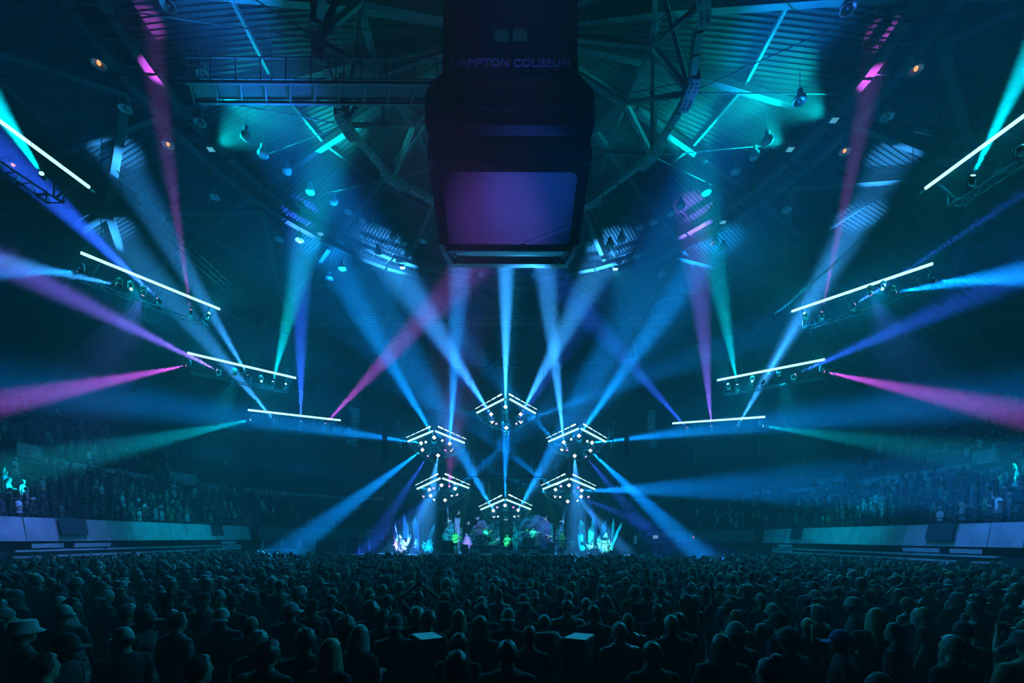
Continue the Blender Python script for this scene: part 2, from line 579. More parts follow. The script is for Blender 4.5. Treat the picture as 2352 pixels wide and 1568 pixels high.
# far corners under the balcony: a window wall on the left, doors
ww = empty('wall_windows_left')
ww['kind'] = 'structure'
wpath = [(-23.4, 42.5), (-20.4, 47.6)]
wa, wb = Vector((-23.3, 42.6, 0)), Vector((-20.2, 48.0, 0))
M_FRAME = mat('pale painted frame', (0.5, 0.52, 0.54), 0.6)
M_GLASS = mat('dark window glass', (0.01, 0.012, 0.015), 0.08)
for t, wd in ((0.06, 0.2), (0.37, 0.16), (0.68, 0.36), (0.97, 0.2)):
    p = wa.lerp(wb, t)
    MB().bar(p + Vector((-0.12, 0, 0.0)), p + Vector((0.12, 0, 2.46)), wd, 0.16).build('window_post', M_FRAME, ww)
MB().bar(wa + Vector((0, 0, 0.75)), wb + Vector((0, 0, 0.75)), 0.16, 1.5).build('window_sill_wall', M_FRAME, ww)
for i, (t0, t1) in enumerate(((0.1, 0.22), (0.23, 0.34), (0.4, 0.51), (0.52, 0.63), (0.74, 0.84), (0.85, 0.94))):
    p, q = wa.lerp(wb, t0), wa.lerp(wb, t1)
    MB().bar(p + Vector((0, 0.04, 1.97)), q + Vector((0, 0.04, 1.97)), 0.04, 0.94).build('window_pane', M_GLASS, ww)
for sx in (-1, 1):
    for s0 in (46.0, 48.5):
        (x, y), t = along(offset_path(EDGE, 1.9), s0)
        dr = empty('door_%d' % (1 + (s0 > 47) + 2 * (sx > 0)))
        dr['kind'] = 'structure'
        d2 = Vector((sx * t.x, t.y, 0))
        c = Vector((sx * x, y, 0))
        MB().bar(c - d2 * 0.9 + Vector((0, 0, 1.1)), c + d2 * 0.9 + Vector((0, 0, 1.1)), 0.1, 2.2).build('door_leaf', mat('door paint', (0.1, 0.12, 0.13), 0.5), dr)
        for e in (-1.0, 1.0):
            MB().bar(c + d2 * e, c + d2 * e + Vector((0, 0, 2.25)), 0.14, 0.14).build('door_jamb', M_FRAME, dr)

# exit signs
M_EXIT = glow('exit sign face', (1.0, 0.12, 0.22), 1.1)
M_EXIT_T = glow('exit sign letters', (1.0, 0.75, 0.75), 1.6)


def text_mesh(body, size, depth, name, m):
    cu = bpy.data.curves.new(name, 'FONT')
    cu.body = body
    cu.size = size
    cu.extrude = depth
    cu.align_x, cu.align_y = 'CENTER', 'CENTER'
    ob = bpy.data.objects.new(name, cu)
    COL.objects.link(ob)
    dg = bpy.context.evaluated_depsgraph_get()
    me = bpy.data.meshes.new_from_object(ob.evaluated_get(dg))
    me.name = name
    me.materials.clear()
    me.materials.append(m)
    bpy.data.objects.remove(ob)
    return me


ex_me = text_mesh('EXIT', 0.2, 0.01, 'letters', M_EXIT_T)
for px, py, Y, side in ((728, 1226, 48.6, 'left'), (1595, 1233, 48.6, 'right')):
    p = P(px, py, Y)
    e = empty('exit_sign', p, 'small red exit sign on the dark wall, %s of the stage' % side, 'sign', 'exit signs')
    MB().box((0, 0.06, 0), (0.36, 0.1, 0.32)).build('housing', M_STEEL_D, e)
    MB().box((0, 0.0, 0), (0.32, 0.03, 0.28)).build('sign_face', M_EXIT, e)
    put('letters', ex_me, e, (0, -0.03, 0), (PI / 2, 0, 0), scale=(0.62, 0.62, 0.62))
    MB().bar((0, 0.1, 0), (0, 0.1, 0.9 if False else 0.3), 0.05).build('bracket', M_STEEL_D, e)

# ================================================================== scoreboard
SBY = 18.2
sb = empty('scoreboard', (0.02, SBY, 0), 'big black hanging scoreboard with a pale cloth-covered lower screen', 'scoreboard')
M_SCREEN = mat('pale screen cloth', (0.62, 0.62, 0.66), 0.55, noise=0.04, scale=1.5)
M_FRAME_B = mat('black frame', (0.018, 0.018, 0.026), 0.35)


def rz_(z):
    return z + EYE


def scr_mesh():
    """The cloth over the lower screen: rounded corners, a centre seam, a sagging hem line, folds at the lower right."""
    nx, nz = 96, 56
    W, H = 4.74, 2.60
    vs, fs = [], []
    for j in range(nz + 1):
        for i in range(nx + 1):
            x, y = (i / nx - 0.5) * 2, (j / nz - 0.5) * 2
            # superellipse corners
            k = 12.0
            n = max((abs(x) ** k + abs(y) ** k) ** (1 / k), 1e-6)
            mx = max(abs(x), abs(y), 1e-6)
            f = mx / n
            x, y = x * f, y * f
            px, py = x * W / 2, y * H / 2
            h = 0.0
            # folds run from the bottom middle up to the right edge
            u = (px - 0.1) * 0.40 - (py + 1.30)
            wgt = max(0.0, min(1.0, (px + 0.1) / 1.2)) * max(0.0, min(1.0, (0.2 - py) / 0.35))
            if wgt > 0 and -0.2 < u < 1.2:
                h += wgt * (0.055 * math.exp(-((u + 0.02) / 0.05) ** 2) - 0.06 * math.exp(-((u - 0.07) / 0.05) ** 2) + 0.03 * math.exp(-((u - 0.17) / 0.04) ** 2))
            if u > 0.1 and wgt > 0:
                h += wgt * 0.014 * math.sin(u * 38 + px * 3)
            if abs(px) < 0.02:
                h -= 0.012
            sag = -0.5 + 0.03 * math.sin(px * 3.1) + 0.02 * math.sin(px * 7)
            if abs(py - sag) < 0.025:
                h += 0.012
            vs.append((px, py, h))
    for j in range(nz):
        for i in range(nx):
            a = j * (nx + 1) + i
            fs.append((a, a + 1, a + nx + 2, a + nx + 1))
    return vs, fs


def slab_frame(W, H, r, bw, dp):
    """A rounded rectangular ring in the local xy plane."""
    def rr(w, h, r):
        pts = []
        for cx_, cy_, a0 in ((w / 2 - r, h / 2 - r, 0), (-w / 2 + r, h / 2 - r, 90), (-w / 2 + r, -h / 2 + r, 180), (w / 2 - r, -h / 2 + r, 270)):
            for k in range(6):
                a = math.radians(a0 + 90 * k / 5)
                pts.append((cx_ + r * math.cos(a), cy_ + r * math.sin(a)))
        return pts
    o, i = rr(W, H, r), rr(W - 2 * bw, H - 2 * bw, max(r - bw * 0.6, 0.05))
    n = len(o)
    vs = [(x, y, dp / 2) for x, y in o] + [(x, y, dp / 2) for x, y in i] + [(x, y, -dp / 2) for x, y in o] + [(x, y, -dp / 2) for x, y in i]
    fs = []
    for k in range(n):
        j = (k + 1) % n
        fs += [(k, j, n + j, n + k), (2 * n + k, 3 * n + k, 3 * n + j, 2 * n + j), (k, 2 * n + k, 2 * n + j, j), (n + k, n + j, 3 * n + j, 3 * n + k)]
    return vs, fs


vs_, fs_ = scr_mesh()
top, bot = Vector((0, 15.4 - SBY, rz_(12.5))), Vector((0, 17.9 - SBY, rz_(11.36)))
mid = (top + bot) / 2
up_ = (top - bot).normalized()
sr_mb = MB().add(vs_, fs_)
sme = sr_mb.mesh('screen', M_SCREEN, True)
fme = MB().add(*slab_frame(5.06, 2.92, 0.22, 0.2, 0.2)).mesh('screen_frame', M_FRAME_B)
bme = MB().box((0, 0, -0.12), (4.9, 2.7, 0.08)).mesh('screen_back', M_FRAME_B)
for rz in (0, PI):
    R = Matrix.Rotation(rz, 3, 'Z')
    n = Vector((1, 0, 0)).cross(up_)
    M3 = R @ Matrix((Vector((1, 0, 0)), up_, n)).transposed()
    e = M3.to_euler()
    lift = Vector((0, 0, 0.4 if rz else 0.0))
    s_ = put('screen', sme, sb, R @ mid + lift, e)
    if rz == 0:
        s_['label'] = 'pale cloth screen cover, creased at its lower corner'
    f_ = put('screen_frame', fme, sb, R @ (mid + up_ * 0.06) + lift, e)
    put('screen_back', bme, sb, R @ mid + lift, e)
for sx in (-1, 1):
    q = [(-2.75, rz_(13.05)), (2.75, rz_(13.05)), (2.75, rz_(12.55)), (0.3, rz_(11.5)), (-0.3, rz_(11.5)), (-2.75, rz_(12.55))]
    MB().prism(q, 0.22, (sx * 2.62, 0, 0), (0, 1, 0), (0, 0, 1)).build('side_screen', M_FRAME_B, sb)
# black header rail above the cloth screens
for y in (-2.86, 2.86):
    MB().box((0, y, rz_(12.82)), (5.5, 0.3, 0.5)).build('header_rail', M_FRAME_B, sb)
# the large upper screens: a leaning front, its chamfered top, the sides
M_DIM = mat('unlit display', (0.02, 0.02, 0.028), 0.25)
for rz in (0, PI):
    R = Matrix.Rotation(rz, 4, 'Z')
    a = MB()
    P0 = [(-2.72, -3.05, 13.38), (2.72, -3.05, 13.38), (2.8, -3.2, 13.6), (2.8, -3.2, 14.5), (2.74, -3.15, 14.85), (2.3, -2.8, 15.72), (-2.3, -2.8, 15.72), (-2.74, -3.15, 14.85), (-2.8, -3.2, 14.5), (-2.8, -3.2, 13.6)]
    fr = [R @ Vector((x, y, rz_(z))) for x, y, z in P0]
    bk = [R @ Vector((x * 0.97, y + 0.45, rz_(z))) for x, y, z in P0]
    k = len(P0)
    a.add(fr + bk, [(0, 1, 2, 9), (9, 2, 3, 8), (8, 3, 4, 7), (7, 4, 5, 6)] + [(k + 9, k + 2, k + 1, k), (k + 8, k + 3, k + 2, k + 9), (k + 7, k + 4, k + 3, k + 8), (k + 6, k + 5, k + 4, k + 7)] + [(i, k + i, k + (i + 1) % k, (i + 1) % k) for i in range(k)])
    a.build('upper_screen', M_DIM, sb)
    MB().box(R @ Vector((0, -3.23, rz_(14.1))), (4.6, 0.04, 0.06)).build('display_line', mat('display strip', (0.06, 0.06, 0.09), 0.3), sb)
for sx in (-1, 1):
    q = [(-2.75, rz_(13.15)), (2.75, rz_(13.15)), (2.75, rz_(14.8)), (2.3, rz_(15.72)), (-2.3, rz_(15.72)), (-2.75, rz_(14.8))]
    MB().prism(q, 0.3, (sx * 2.6, 0, 0), (0, 1, 0), (0, 0, 1)).build('upper_side_screen', M_DIM, sb)
# sign band and its letters
M_LETTER = mat('pale sign letters', (0.7, 0.75, 0.85), 0.4)
for rz in (0, PI):
    R = Matrix.Rotation(rz, 3, 'Z')
    MB().box(R @ Vector((0, -2.78, rz_(15.95))), (4.6, 0.16, 0.42)).build('sign_band', M_FRAME_B, sb)
lt = text_mesh('HAMPTON COLISEUM', 0.40, 0.02, 'sign_letters', M_LETTER)
wd = max(v.co.x for v in lt.vertices) - min(v.co.x for v in lt.vertices)
put('sign_letters', lt, sb, (0.0, -2.88, rz_(15.96)), (PI / 2, 0, 0), scale=(3.98 / wd, 0.92, 1))
# open equipment cage above: corner panels, crossbars, winch boxes
for sx in (-1, 1):
    MB().box((sx * 1.42, -2.7, rz_(17.9)), (1.72, 0.12, 3.4)).build('cage_panel', M_BLACK, sb)
    MB().box((sx * 2.1, 2.7, rz_(17.9)), (0.2, 0.2, 3.4)).build('cage_post', M_BLACK, sb)
    MB().bar((sx * 2.1, 2.7, rz_(16.3)), (sx * 0.2, 2.7, rz_(19.4)), 0.1).build('cage_brace', M_BLACK, sb)
    MB().box((sx * 2.22, 0, rz_(17.9)), (0.12, 5.3, 3.4)).build('cage_side', M_BLACK, sb)
for y in (-2.7,):
    MB().box((0, y, rz_(18.5))  , (1.2, 0.12, 2.35)).build('cage_panel', M_BLACK, sb)
    MB().box((0, y, rz_(16.5)), (1.2, 0.1, 0.66)).build('cage_panel', M_BLACK, sb)
    MB().box((0.02, y, rz_(17.1)), (0.14, 0.1, 0.6)).build('cage_bar', M_BLACK, sb)
for x in (-0.8, 0.9):
    MB().box((x, 0.4, rz_(16.9)), (0.7, 0.9, 0.8)).build('winch_box', M_STEEL_D, sb)
MB().box((0.35, -1.2, rz_(17.1)), (0.12, 0.06, 0.05)).build('red_lamp', glow('red pilot lamp', (1, 0.1, 0.1), 0.8), sb)
for sx in (-1, 1):
    for y in (-2.0, 2.0):
        MB().tube([(sx * 2.0, y, rz_(13.4)), (sx * 2.0, y, zroof(2.8) - 0.2)], 0.035, 6).build('hoist_cable', M_STEEL_D, sb)
        MB().bar((sx * 2.3, y * 1.2, rz_(12.4)), (sx * 1.2, y * 1.2, rz_(13.6)), 0.09).build('brace', M_STEEL_D, sb)
MB().tube([(1.3 * math.cos(a / 24 * 2 * PI), 1.3 * math.sin(a / 24 * 2 * PI), rz_(13.3)) for a in range(25)], 0.1, 6).build('speaker_ring', M_STEEL_D, sb)
for k in range(8):
    a = k * PI / 4 + 0.2
    MB().lathe([(0.16, -0.2), (0.26, 0.1), (0.26, 0.24)], 10, (1.6 * math.cos(a), 1.6 * math.sin(a), rz_(13.25))).build('horn_speaker', M_STEEL_D, sb)
for y in (-2.4, 2.4):
    MB().bar((-2.4, y, rz_(13.1)), (2.4, y, rz_(13.1)), 0.12).build('frame_beam', M_STEEL_D, sb)

# ================================================================== lamps of the roof
M_REFL = mat('prismatic reflector', (0.22, 0.24, 0.25), 0.25, metal=0.25)
M_HOUS = mat('lamp housing', (0.10, 0.10, 0.11), 0.5)
M_WARM = glow('warm filament', (1.0, 0.35, 0.12), 1.6)
M_LENS_G = mat('lamp glass', (0.25, 0.28, 0.3), 0.12)
hous = MB().lathe([(0.05, 0.52), (0.12, 0.5), (0.13, 0.3), (0.1, 0.26)], 12).mesh('housing', M_HOUS)
refl = MB().lathe([(0.1, 0.28), (0.2, 0.2), (0.265, 0.06), (0.275, -0.02), (0.24, -0.03), (0.18, 0.08), (0.06, 0.16)], 18).mesh('reflector', M_REFL, True)
bulb = MB().lathe([(0.02, 0.16), (0.06, 0.1), (0.075, 0.03), (0.05, -0.03), (0.01, -0.05)], 12).mesh('bulb', M_LENS_G, True)
lens_big = MB().lathe([(0.27, -0.02), (0.22, -0.08), (0.12, -0.12), (0.02, -0.13)], 18).mesh('lens', M_LENS_G, True)
hook = MB().tube([(0, 0, 0.5), (0, 0, 1.4)], 0.015, 5).mesh('hanger', M_STEEL_D)
LAMPS = [(227, 147, 1), (386, 333, 1), (466, 171, 0), (287, 249, 0), (386, 12, 0), (566, 315, 2), (604, 355, 2), (658, 393, 2), (712, 440, 2), (765, 464, 2),
         (801, 486, 2), (832, 504, 2), (863, 517, 2), (903, 545, 2), (928, 559, 2), (972, 553, 2), (868, 579, 0), (688, 551, 0), (459, 281, 0), (493, 453, 0), (641, 550, 0),
         (756, 640, 0), (786, 617, 0), (30, 380, 1), (1105, 631, 0), (1225, 632, 0), (1295, 582, 0), (1071, 566, 0),
         (1949, 19, 0), (2104, 160, 1), (1940, 348, 1), (1837, 233, 0), (1762, 325, 2), (1733, 359, 2), (1690, 393, 2), (1622, 441, 2), (1563, 474, 2), (1540, 490, 2), (1501, 510, 2),
         (1469, 522, 2), (1427, 550, 2), (1401, 563, 2), (1353, 558, 2), (1323, 564, 2), (1463, 588, 0), (1642, 559, 0), (1661, 571, 0), (1807, 482, 0), (2038, 269, 0), (1519, 632, 0), (2297, 395, 0)]
sides_ = {}
LAMPS.sort(key=lambda q: (q[0] > 1164, q[2], q[1]))
for n, (px, py, kd) in enumerate(LAMPS):
    z = EYE + (19.45 if kd == 2 else 20.2 if (px, py) == (466, 171) else 19.0)
    p = PZ(px, py, z)
    r = math.hypot(p.x, p.y - CY)
    if zroof(r) - 0.7 < z:
        z = zroof(r) - 1.1
        p = PZ(px, py, z)
    sd = 'left' if px < 1164 else 'right'
    sides_[(sd, kd)] = sides_.get((sd, kd), 0) + 1
    word = ('small high bay lamp', 'orange lit high bay lamp', 'round high bay lamp under the ribbed roof')[kd]
    k_ = sides_[(sd, kd)] - 1
    ordn = ['topmost'] + ['%s from top' % q for q in 'second third fourth fifth sixth seventh eighth ninth tenth eleventh twelfth thirteenth fourteenth fifteenth'.split()]
    L = empty('high_bay_lamp', p, '%s, %s %s of the scoreboard' % (word, ordn[k_], sd), 'lamp', 'high bay lamps of the roof')
    put('housing', hous, L)
    put('reflector', refl, L)
    put('hanger', hook, L)
    if kd == 2:
        put('lens', lens_big, L)
    else:
        put('bulb', bulb, L, m=M_WARM if kd == 1 else None)
# square work lights on the ring catwalk
fl_b = MB().box((0, 0, 0), (0.34, 0.3, 0.16)).mesh('housing', M_HOUS)
fl_f = MB().box((0, 0, -0.09), (0.3, 0.26, 0.03)).mesh('glass_face', mat('pale lamp face', (0.8, 0.85, 0.85), 0.3, emit=(0.3, 0.9, 1.0), strength=0.25))
fl_k = MB().bar((-0.2, 0, 0), (-0.2, 0, 0.3), 0.03).bar((0.2, 0, 0), (0.2, 0, 0.3), 0.03).bar((-0.2, 0, 0.3), (0.2, 0, 0.3), 0.03).mesh('bracket', M_STEEL_D)
for n, (px, py, w_) in enumerate(((484, 339, 'topmost on the left'), (736, 534, 'middle one on the left'), (924, 612, 'lowest on the left'), (1916, 272, 'topmost on the right'), (1815, 339, 'second on the right'), (1661, 507, 'third on the right'), (1414, 615, 'lowest on the right'))):
    p = PZ(px, py, EYE + 19.53)
    e = empty('work_light', p, 'small square pale work light on the ring catwalk, %s' % w_, 'light', 'square work lights')
    put('housing', fl_b, e)
    put('glass_face', fl_f, e)
    put('bracket', fl_k, e)
    if py > 500:                                    # the four toward the stage are lit and shine back down on the floor
        l = bpy.data.lights.new('flood', 'SPOT')
        l.energy, l.color, l.spot_size, l.spot_blend, l.shadow_soft_size = 8500.0, (0.01, 0.42, 0.85), math.radians(44), 1.0, 0.12
        lo = bpy.data.objects.new('flood', l)
        COL.objects.link(lo)
        lo.parent, lo.location = e, (0, 0, -0.16)
        lo.rotation_euler = aim(Vector((p.x * 1.0, 11.0, 1.5)) - p)
    else:                                           # uplights added beside the others brighten the ribbed deck round the scoreboard
        l = bpy.data.lights.new('added_deck_uplight', 'SPOT')
        l.energy, l.color, l.spot_size, l.spot_blend, l.shadow_soft_size = 20000.0, (0.0, 0.50, 0.58), math.radians(80), 1.0, 0.12
        lo = bpy.data.objects.new('added_deck_uplight', l)
        COL.objects.link(lo)
        c_ = Vector((0.0, CY, 0)) - Vector((p.x, p.y, 0))
        lo.parent, lo.location = e, c_.normalized() * 0.4
        lo.rotation_euler = aim(c_.normalized() * 6.5 + Vector((0, 0, 3.2)))

# ================================================================== lighting bridge on the left
cw = empty('catwalk', (-8, 18.5, EYE + 18.0), 'narrow steel catwalk with rungs running from the ring to the scoreboard', 'catwalk')
xa, xb = -4.9, 5.1
for y in (-0.42, 0.42):
    MB().bar((xa, y, 0), (xb, y, 0), 0.09, 0.12).build('side_rail', M_STEEL, cw)
    MB().bar((xa, y, 1.0), (xb, y, 1.0), 0.05).build('handrail', M_STEEL_D, cw)
for k in range(11):
    x = xa + (xb - xa) * k / 10
    MB().bar((x - 0.2, 0.42, 0), (x + 0.2, -0.42, 0), 0.06).build('rung', M_STEEL, cw)
    MB().bar((x, 0.42, 0), (x, 0.42, 1.0), 0.035).build('baluster', M_STEEL_D, cw)
    MB().bar((x, -0.42, 0), (x, -0.42, 1.0), 0.035).build('baluster', M_STEEL_D, cw)
    if k % 3 == 0:
        MB().tube([(x, 0.42, 1.0), (x, 0.42, 3.2)], 0.02, 5).build('hanger_rod', M_STEEL_D, cw)
for k in range(10):
    x = xa + (xb - xa) * (k + 0.5) / 10
    MB().box((x, 0, 0.07), (0.98, 0.66, 0.03)).build('deck_plate', M_BLACK, cw)


def truss(name, a, b, size, m, parent=None, label=None, cat=None, step=None, r=0.03):
    """A square lattice truss between two points: chords and zigzag lacing."""
    a, b = Vector(a), Vector(b)
    t = parent or empty(name, a, label, cat)
    o = Vector(t.location) if parent is None else Vector((0, 0, 0))
    d = (b - a).normalized()
    up = Vector((0, 0, 1)) if abs(d.z) < 0.9 else Vector((0, 1, 0))
    s = d.cross(up).normalized() * size / 2
    u = s.cross(d).normalized() * size / 2
    L = (b - a).length
    n = max(2, int(L / (step or size)))
    cs = [s + u, s - u, -s - u, -s + u]
    for c in cs:
        MB().tube([a + c - o, b + c - o], r, 6).build('chord', m, t)
    mb = MB()
    for k in range(n):
        for i in range(4):
            p, q = cs[i], cs[(i + 1) % 4]
            if k % 2:
                p, q = q, p
            mb.tube([a + d * (L * k / n) + p - o, a + d * (L * (k + 1) / n) + q - o], r * 0.6, 5, cap=False)
    mb.build('lacing', m, t)
    return t


truss('roof_truss', P(640, 738, 40), P(1600, 736, 40), 0.55, M_STEEL, label='long horizontal box truss high above the stage', cat='truss', step=0.9)
for sx, nm, ends in ((-1, 'left', ((255, 400, 16.5), (560, 692, 27))), (1, 'right', ((2130, 408, 16.5), (1788, 716, 27)))):
    c = empty('cable_run', P(*ends[0]), 'three thin parallel cables slanting down along the %s row of light bars' % nm, 'cable', 'slanting cable runs')
    for k in (-1, 0, 1):
        o = Vector((k * 0.22, 0, k * 0.12))
        p, q = P(*ends[0]), P(*ends[1])
        MB().tube([o, (q - p) * 0.5 + o + Vector((0, 0, -0.12)), q - p + o], 0.016, 5).build('cable', M_STEEL, c)

# ================================================================== hung loudspeakers
M_CAB = mat('loudspeaker cabinet', (0.05, 0.055, 0.06), 0.45)
M_GRILL = mat('loudspeaker grille', (0.09, 0.10, 0.11), 0.6, bump=0.4, bscale=60)


def line_array(px, py0, py1, Y, n, wd, face, label, curve=0.5):
    top, botm = P(px, py0, Y), P(px, py1, Y)
    t = empty('line_array_speaker', top, label, 'loudspeaker', 'hung line array loudspeakers', rz=face)
    H = (top.z - botm.z) / n
    tilt, y, z = 0.0, 0.0, 0.0
    for k in range(n):
        tilt = curve * (k / n) ** 2
        R = Matrix.Rotation(tilt, 3, 'X')
        z -= H * math.cos(tilt) / 2
        y += H * math.sin(tilt) / 2
        c = put('speaker_cabinet', cab_me(wd, H * 0.94), t, (0, y, z), (tilt, 0, 0))
        g = put('grille', grl_me(wd, H * 0.94), c, (0, 0, 0))
        z -= H * math.cos(tilt) / 2
        y += H * math.sin(tilt) / 2
    MB().box((0, 0.1, 0.08), (wd * 0.8, 0.6, 0.1)).build('fly_bar', M_STEEL_D, t)
    for x in (-0.3 * wd, 0.3 * wd):
        MB().tube([(x, 0, 0.1), (x, 0, zroof(17) - 1.0 - top.z)], 0.014, 5).build('chain', M_STEEL, t)
    return t


_cab = {}


def cab_me(w, h):
    k = ('c', round(w, 2), round(h, 3))
    if k not in _cab:
        m = MB()
        m.prism([(-h / 2, -0.3), (h / 2, -0.3), (h / 2 * 0.86, 0.3), (-h / 2 * 0.86, 0.3)], w, (0, 0, 0), (0, 0, 1), (0, 1, 0))
        _cab[k] = m.mesh('speaker_cabinet', M_CAB)
    return _cab[k]


def grl_me(w, h):
    k = ('g', round(w, 2), round(h, 3))
    if k not in _cab:
        _cab[k] = MB().box((0, -0.31, 0), (w * 0.92, 0.03, h * 0.82)).mesh('grille', M_GRILL)
    return _cab[k]


line_array(884, 968, 1052, 33, 9, 0.32, 0.3, 'slim line array of cabinets hung on the left of the stage lights')
line_array(1440, 968, 1054, 33, 9, 0.32, -0.3, 'slim line array of cabinets hung on the right of the stage lights')
line_array(813, 938, 1022, 35, 10, 0.62, 0.75, 'outer line array hung at the left, beyond the lowest light bar')
line_array(1500, 944, 1026, 36, 10, 0.62, -0.75, 'outer line array hung at the right, beyond the lowest light bar')

# ================================================================== LED light bars and moving heads
T_CYAN = glow('white hot LED tube', (0.42, 1.0, 1.0), 1.9)
T_GREEN = T_POD = T_CYAN
C_CYAN, C_BLUE, C_GREEN = (0.0, 0.37, 0.74), (0.0, 0.22, 1.0), (0.0, 0.60, 0.55)
T_DASH = glow('white LED dash', (0.5, 1.0, 1.0), 3.0)
L_WHITE = glow('white lamp petals', (1.0, 0.98, 1.0), 4.0)
L_BLUE = glow('pale blue lamp face', (0.55, 0.8, 1.0), 2.6)
L_PINK = glow('pink lamp face', (1.0, 0.25, 0.75), 1.3)
L_TEAL = glow('teal lamp face', (0.3, 1.0, 1.0), 2.6)
L_VIO = glow('violet lamp face', (0.75, 0.45, 1.0), 1.6)
M_TRUSS = mat('black truss', (0.05, 0.055, 0.06), 0.4, metal=0.5)
M_HEAD = mat('moving head shell', (0.06, 0.065, 0.07), 0.4)

BL, LB, TE = (0.002, 0.26, 1.0), (0.035, 0.34, 1.0), (0.0, 0.55, 0.72)
PU, MG, DB, GR = (0.22, 0.12, 1.0), (0.62, 0.08, 0.85), (0.02, 0.10, 1.0), (0.03, 1.0, 0.35)

head_me = MB().lathe([(0.09, 0.2), (0.135, 0.15), (0.15, 0.02), (0.13, -0.02), (0.15, -0.06), (0.155, -0.2), (0.13, -0.21)], 14).mesh('head', M_HEAD, True)
disc_me = MB().lathe([(0.12, -0.2), (0.12, -0.225), (0.03, -0.24)], 14).mesh('lens', L_WHITE)
yk = MB()
yk.bar((-0.2, 0, 0.02), (-0.2, 0, 0.34), 0.05, 0.12).bar((0.2, 0, 0.02), (0.2, 0, 0.34), 0.05, 0.12).bar((-0.22, 0, 0.36), (0.22, 0, 0.36), 0.12, 0.06)
yoke_me = yk.mesh('yoke', M_HEAD)
base_me = MB().box((0, 0, 0.46), (0.32, 0.26, 0.14)).bar((0, 0, 0.52), (0, 0, 0.66), 0.05).mesh('base', M_HEAD)
# a face of four round petals in a cross
pt = MB()
for ax in ((1, 0), (-1, 0), (0, 1), (0, -1)):
    c = Vector((ax[0] * 0.085, ax[1] * 0.085, -0.22))
    pt.lathe([(0.058, 0.01), (0.062, -0.01), (0.04, -0.03)], 10, c)
pt.lathe([(0.05, 0.01), (0.05, -0.02)], 8, (0, 0, -0.22))
petal_me = pt.mesh('petal_lens', L_WHITE)


def spot(parent, loc, d, col, power, angle, blend=0.75, r=0.05):
    l = bpy.data.lights.new('beam', 'SPOT')
    l.energy, l.color = power, col
    l.spot_size, l.spot_blend = math.radians(angle), blend
    l.shadow_soft_size = r
    o = bpy.data.objects.new('beam', l)
    COL.objects.link(o)
    o.parent = parent
    o.location = loc
    o.rotation_euler = aim(d)
    return o


KW = 1000.0
BEAM, WIDE = 9.2, 1.6          # overall beam power and spread


def moving_head(p, tgt, col, kw, where, face='disc', lens=None, ang=8.0, look=None, scale=1.0):
    """A yoke lamp hung at p. Its head points at tgt; petal-faced ones show their face to the hall."""
    d = (tgt - p).normalized() if tgt is not None else Vector((0, -1, -0.3)).normalized()
    word = 'four petalled white lamp' if face == 'petal' else '%s stage lamp' % (look or 'pale')
    t = empty('moving_head', p, '%s, %s' % (word, where), 'stage light', 'moving head lamps')
    if scale != 1.0:
        t.scale = (scale,) * 3
    fd = Vector((-p.x * 0.03, -1, -0.28)).normalized() if face == 'petal' else d
    flip = (PI, 0, 0) if d.z > 0.15 else None      # lamps that shine upward stand on their base
    put('yoke', yoke_me, t, (0, 0, 0), flip)
    put('base', base_me, t, (0, 0, 0), flip)
    h = put('head', head_me, t, (0, 0, 0), aim(fd))
    if face == 'petal':
        put('petal_lens', petal_me, h, (0, 0, 0))
    else:
        put('lens', disc_me, h, (0, 0, 0), m=lens or L_BLUE)
    if tgt is not None and kw:
        spot(t, fd * 0.3 if face != 'petal' else fd * 0.32, d, col, kw * KW * BEAM, ang * WIDE if ang < 25 else ang, 1.0)
    return t


# ---- four slanting light bars on each side, seen one behind the other
def strip_light(parent, p, col, power):
    """The coloured light of one length of LED tube."""
    l = bpy.data.lights.new('led_strip', 'POINT')
    l.energy, l.color, l.shadow_soft_size = power, col, 0.0
    o = bpy.data.objects.new('led_strip', l)
    COL.objects.link(o)
    o.parent, o.location = parent, p
    return o


STRIP = 110.0


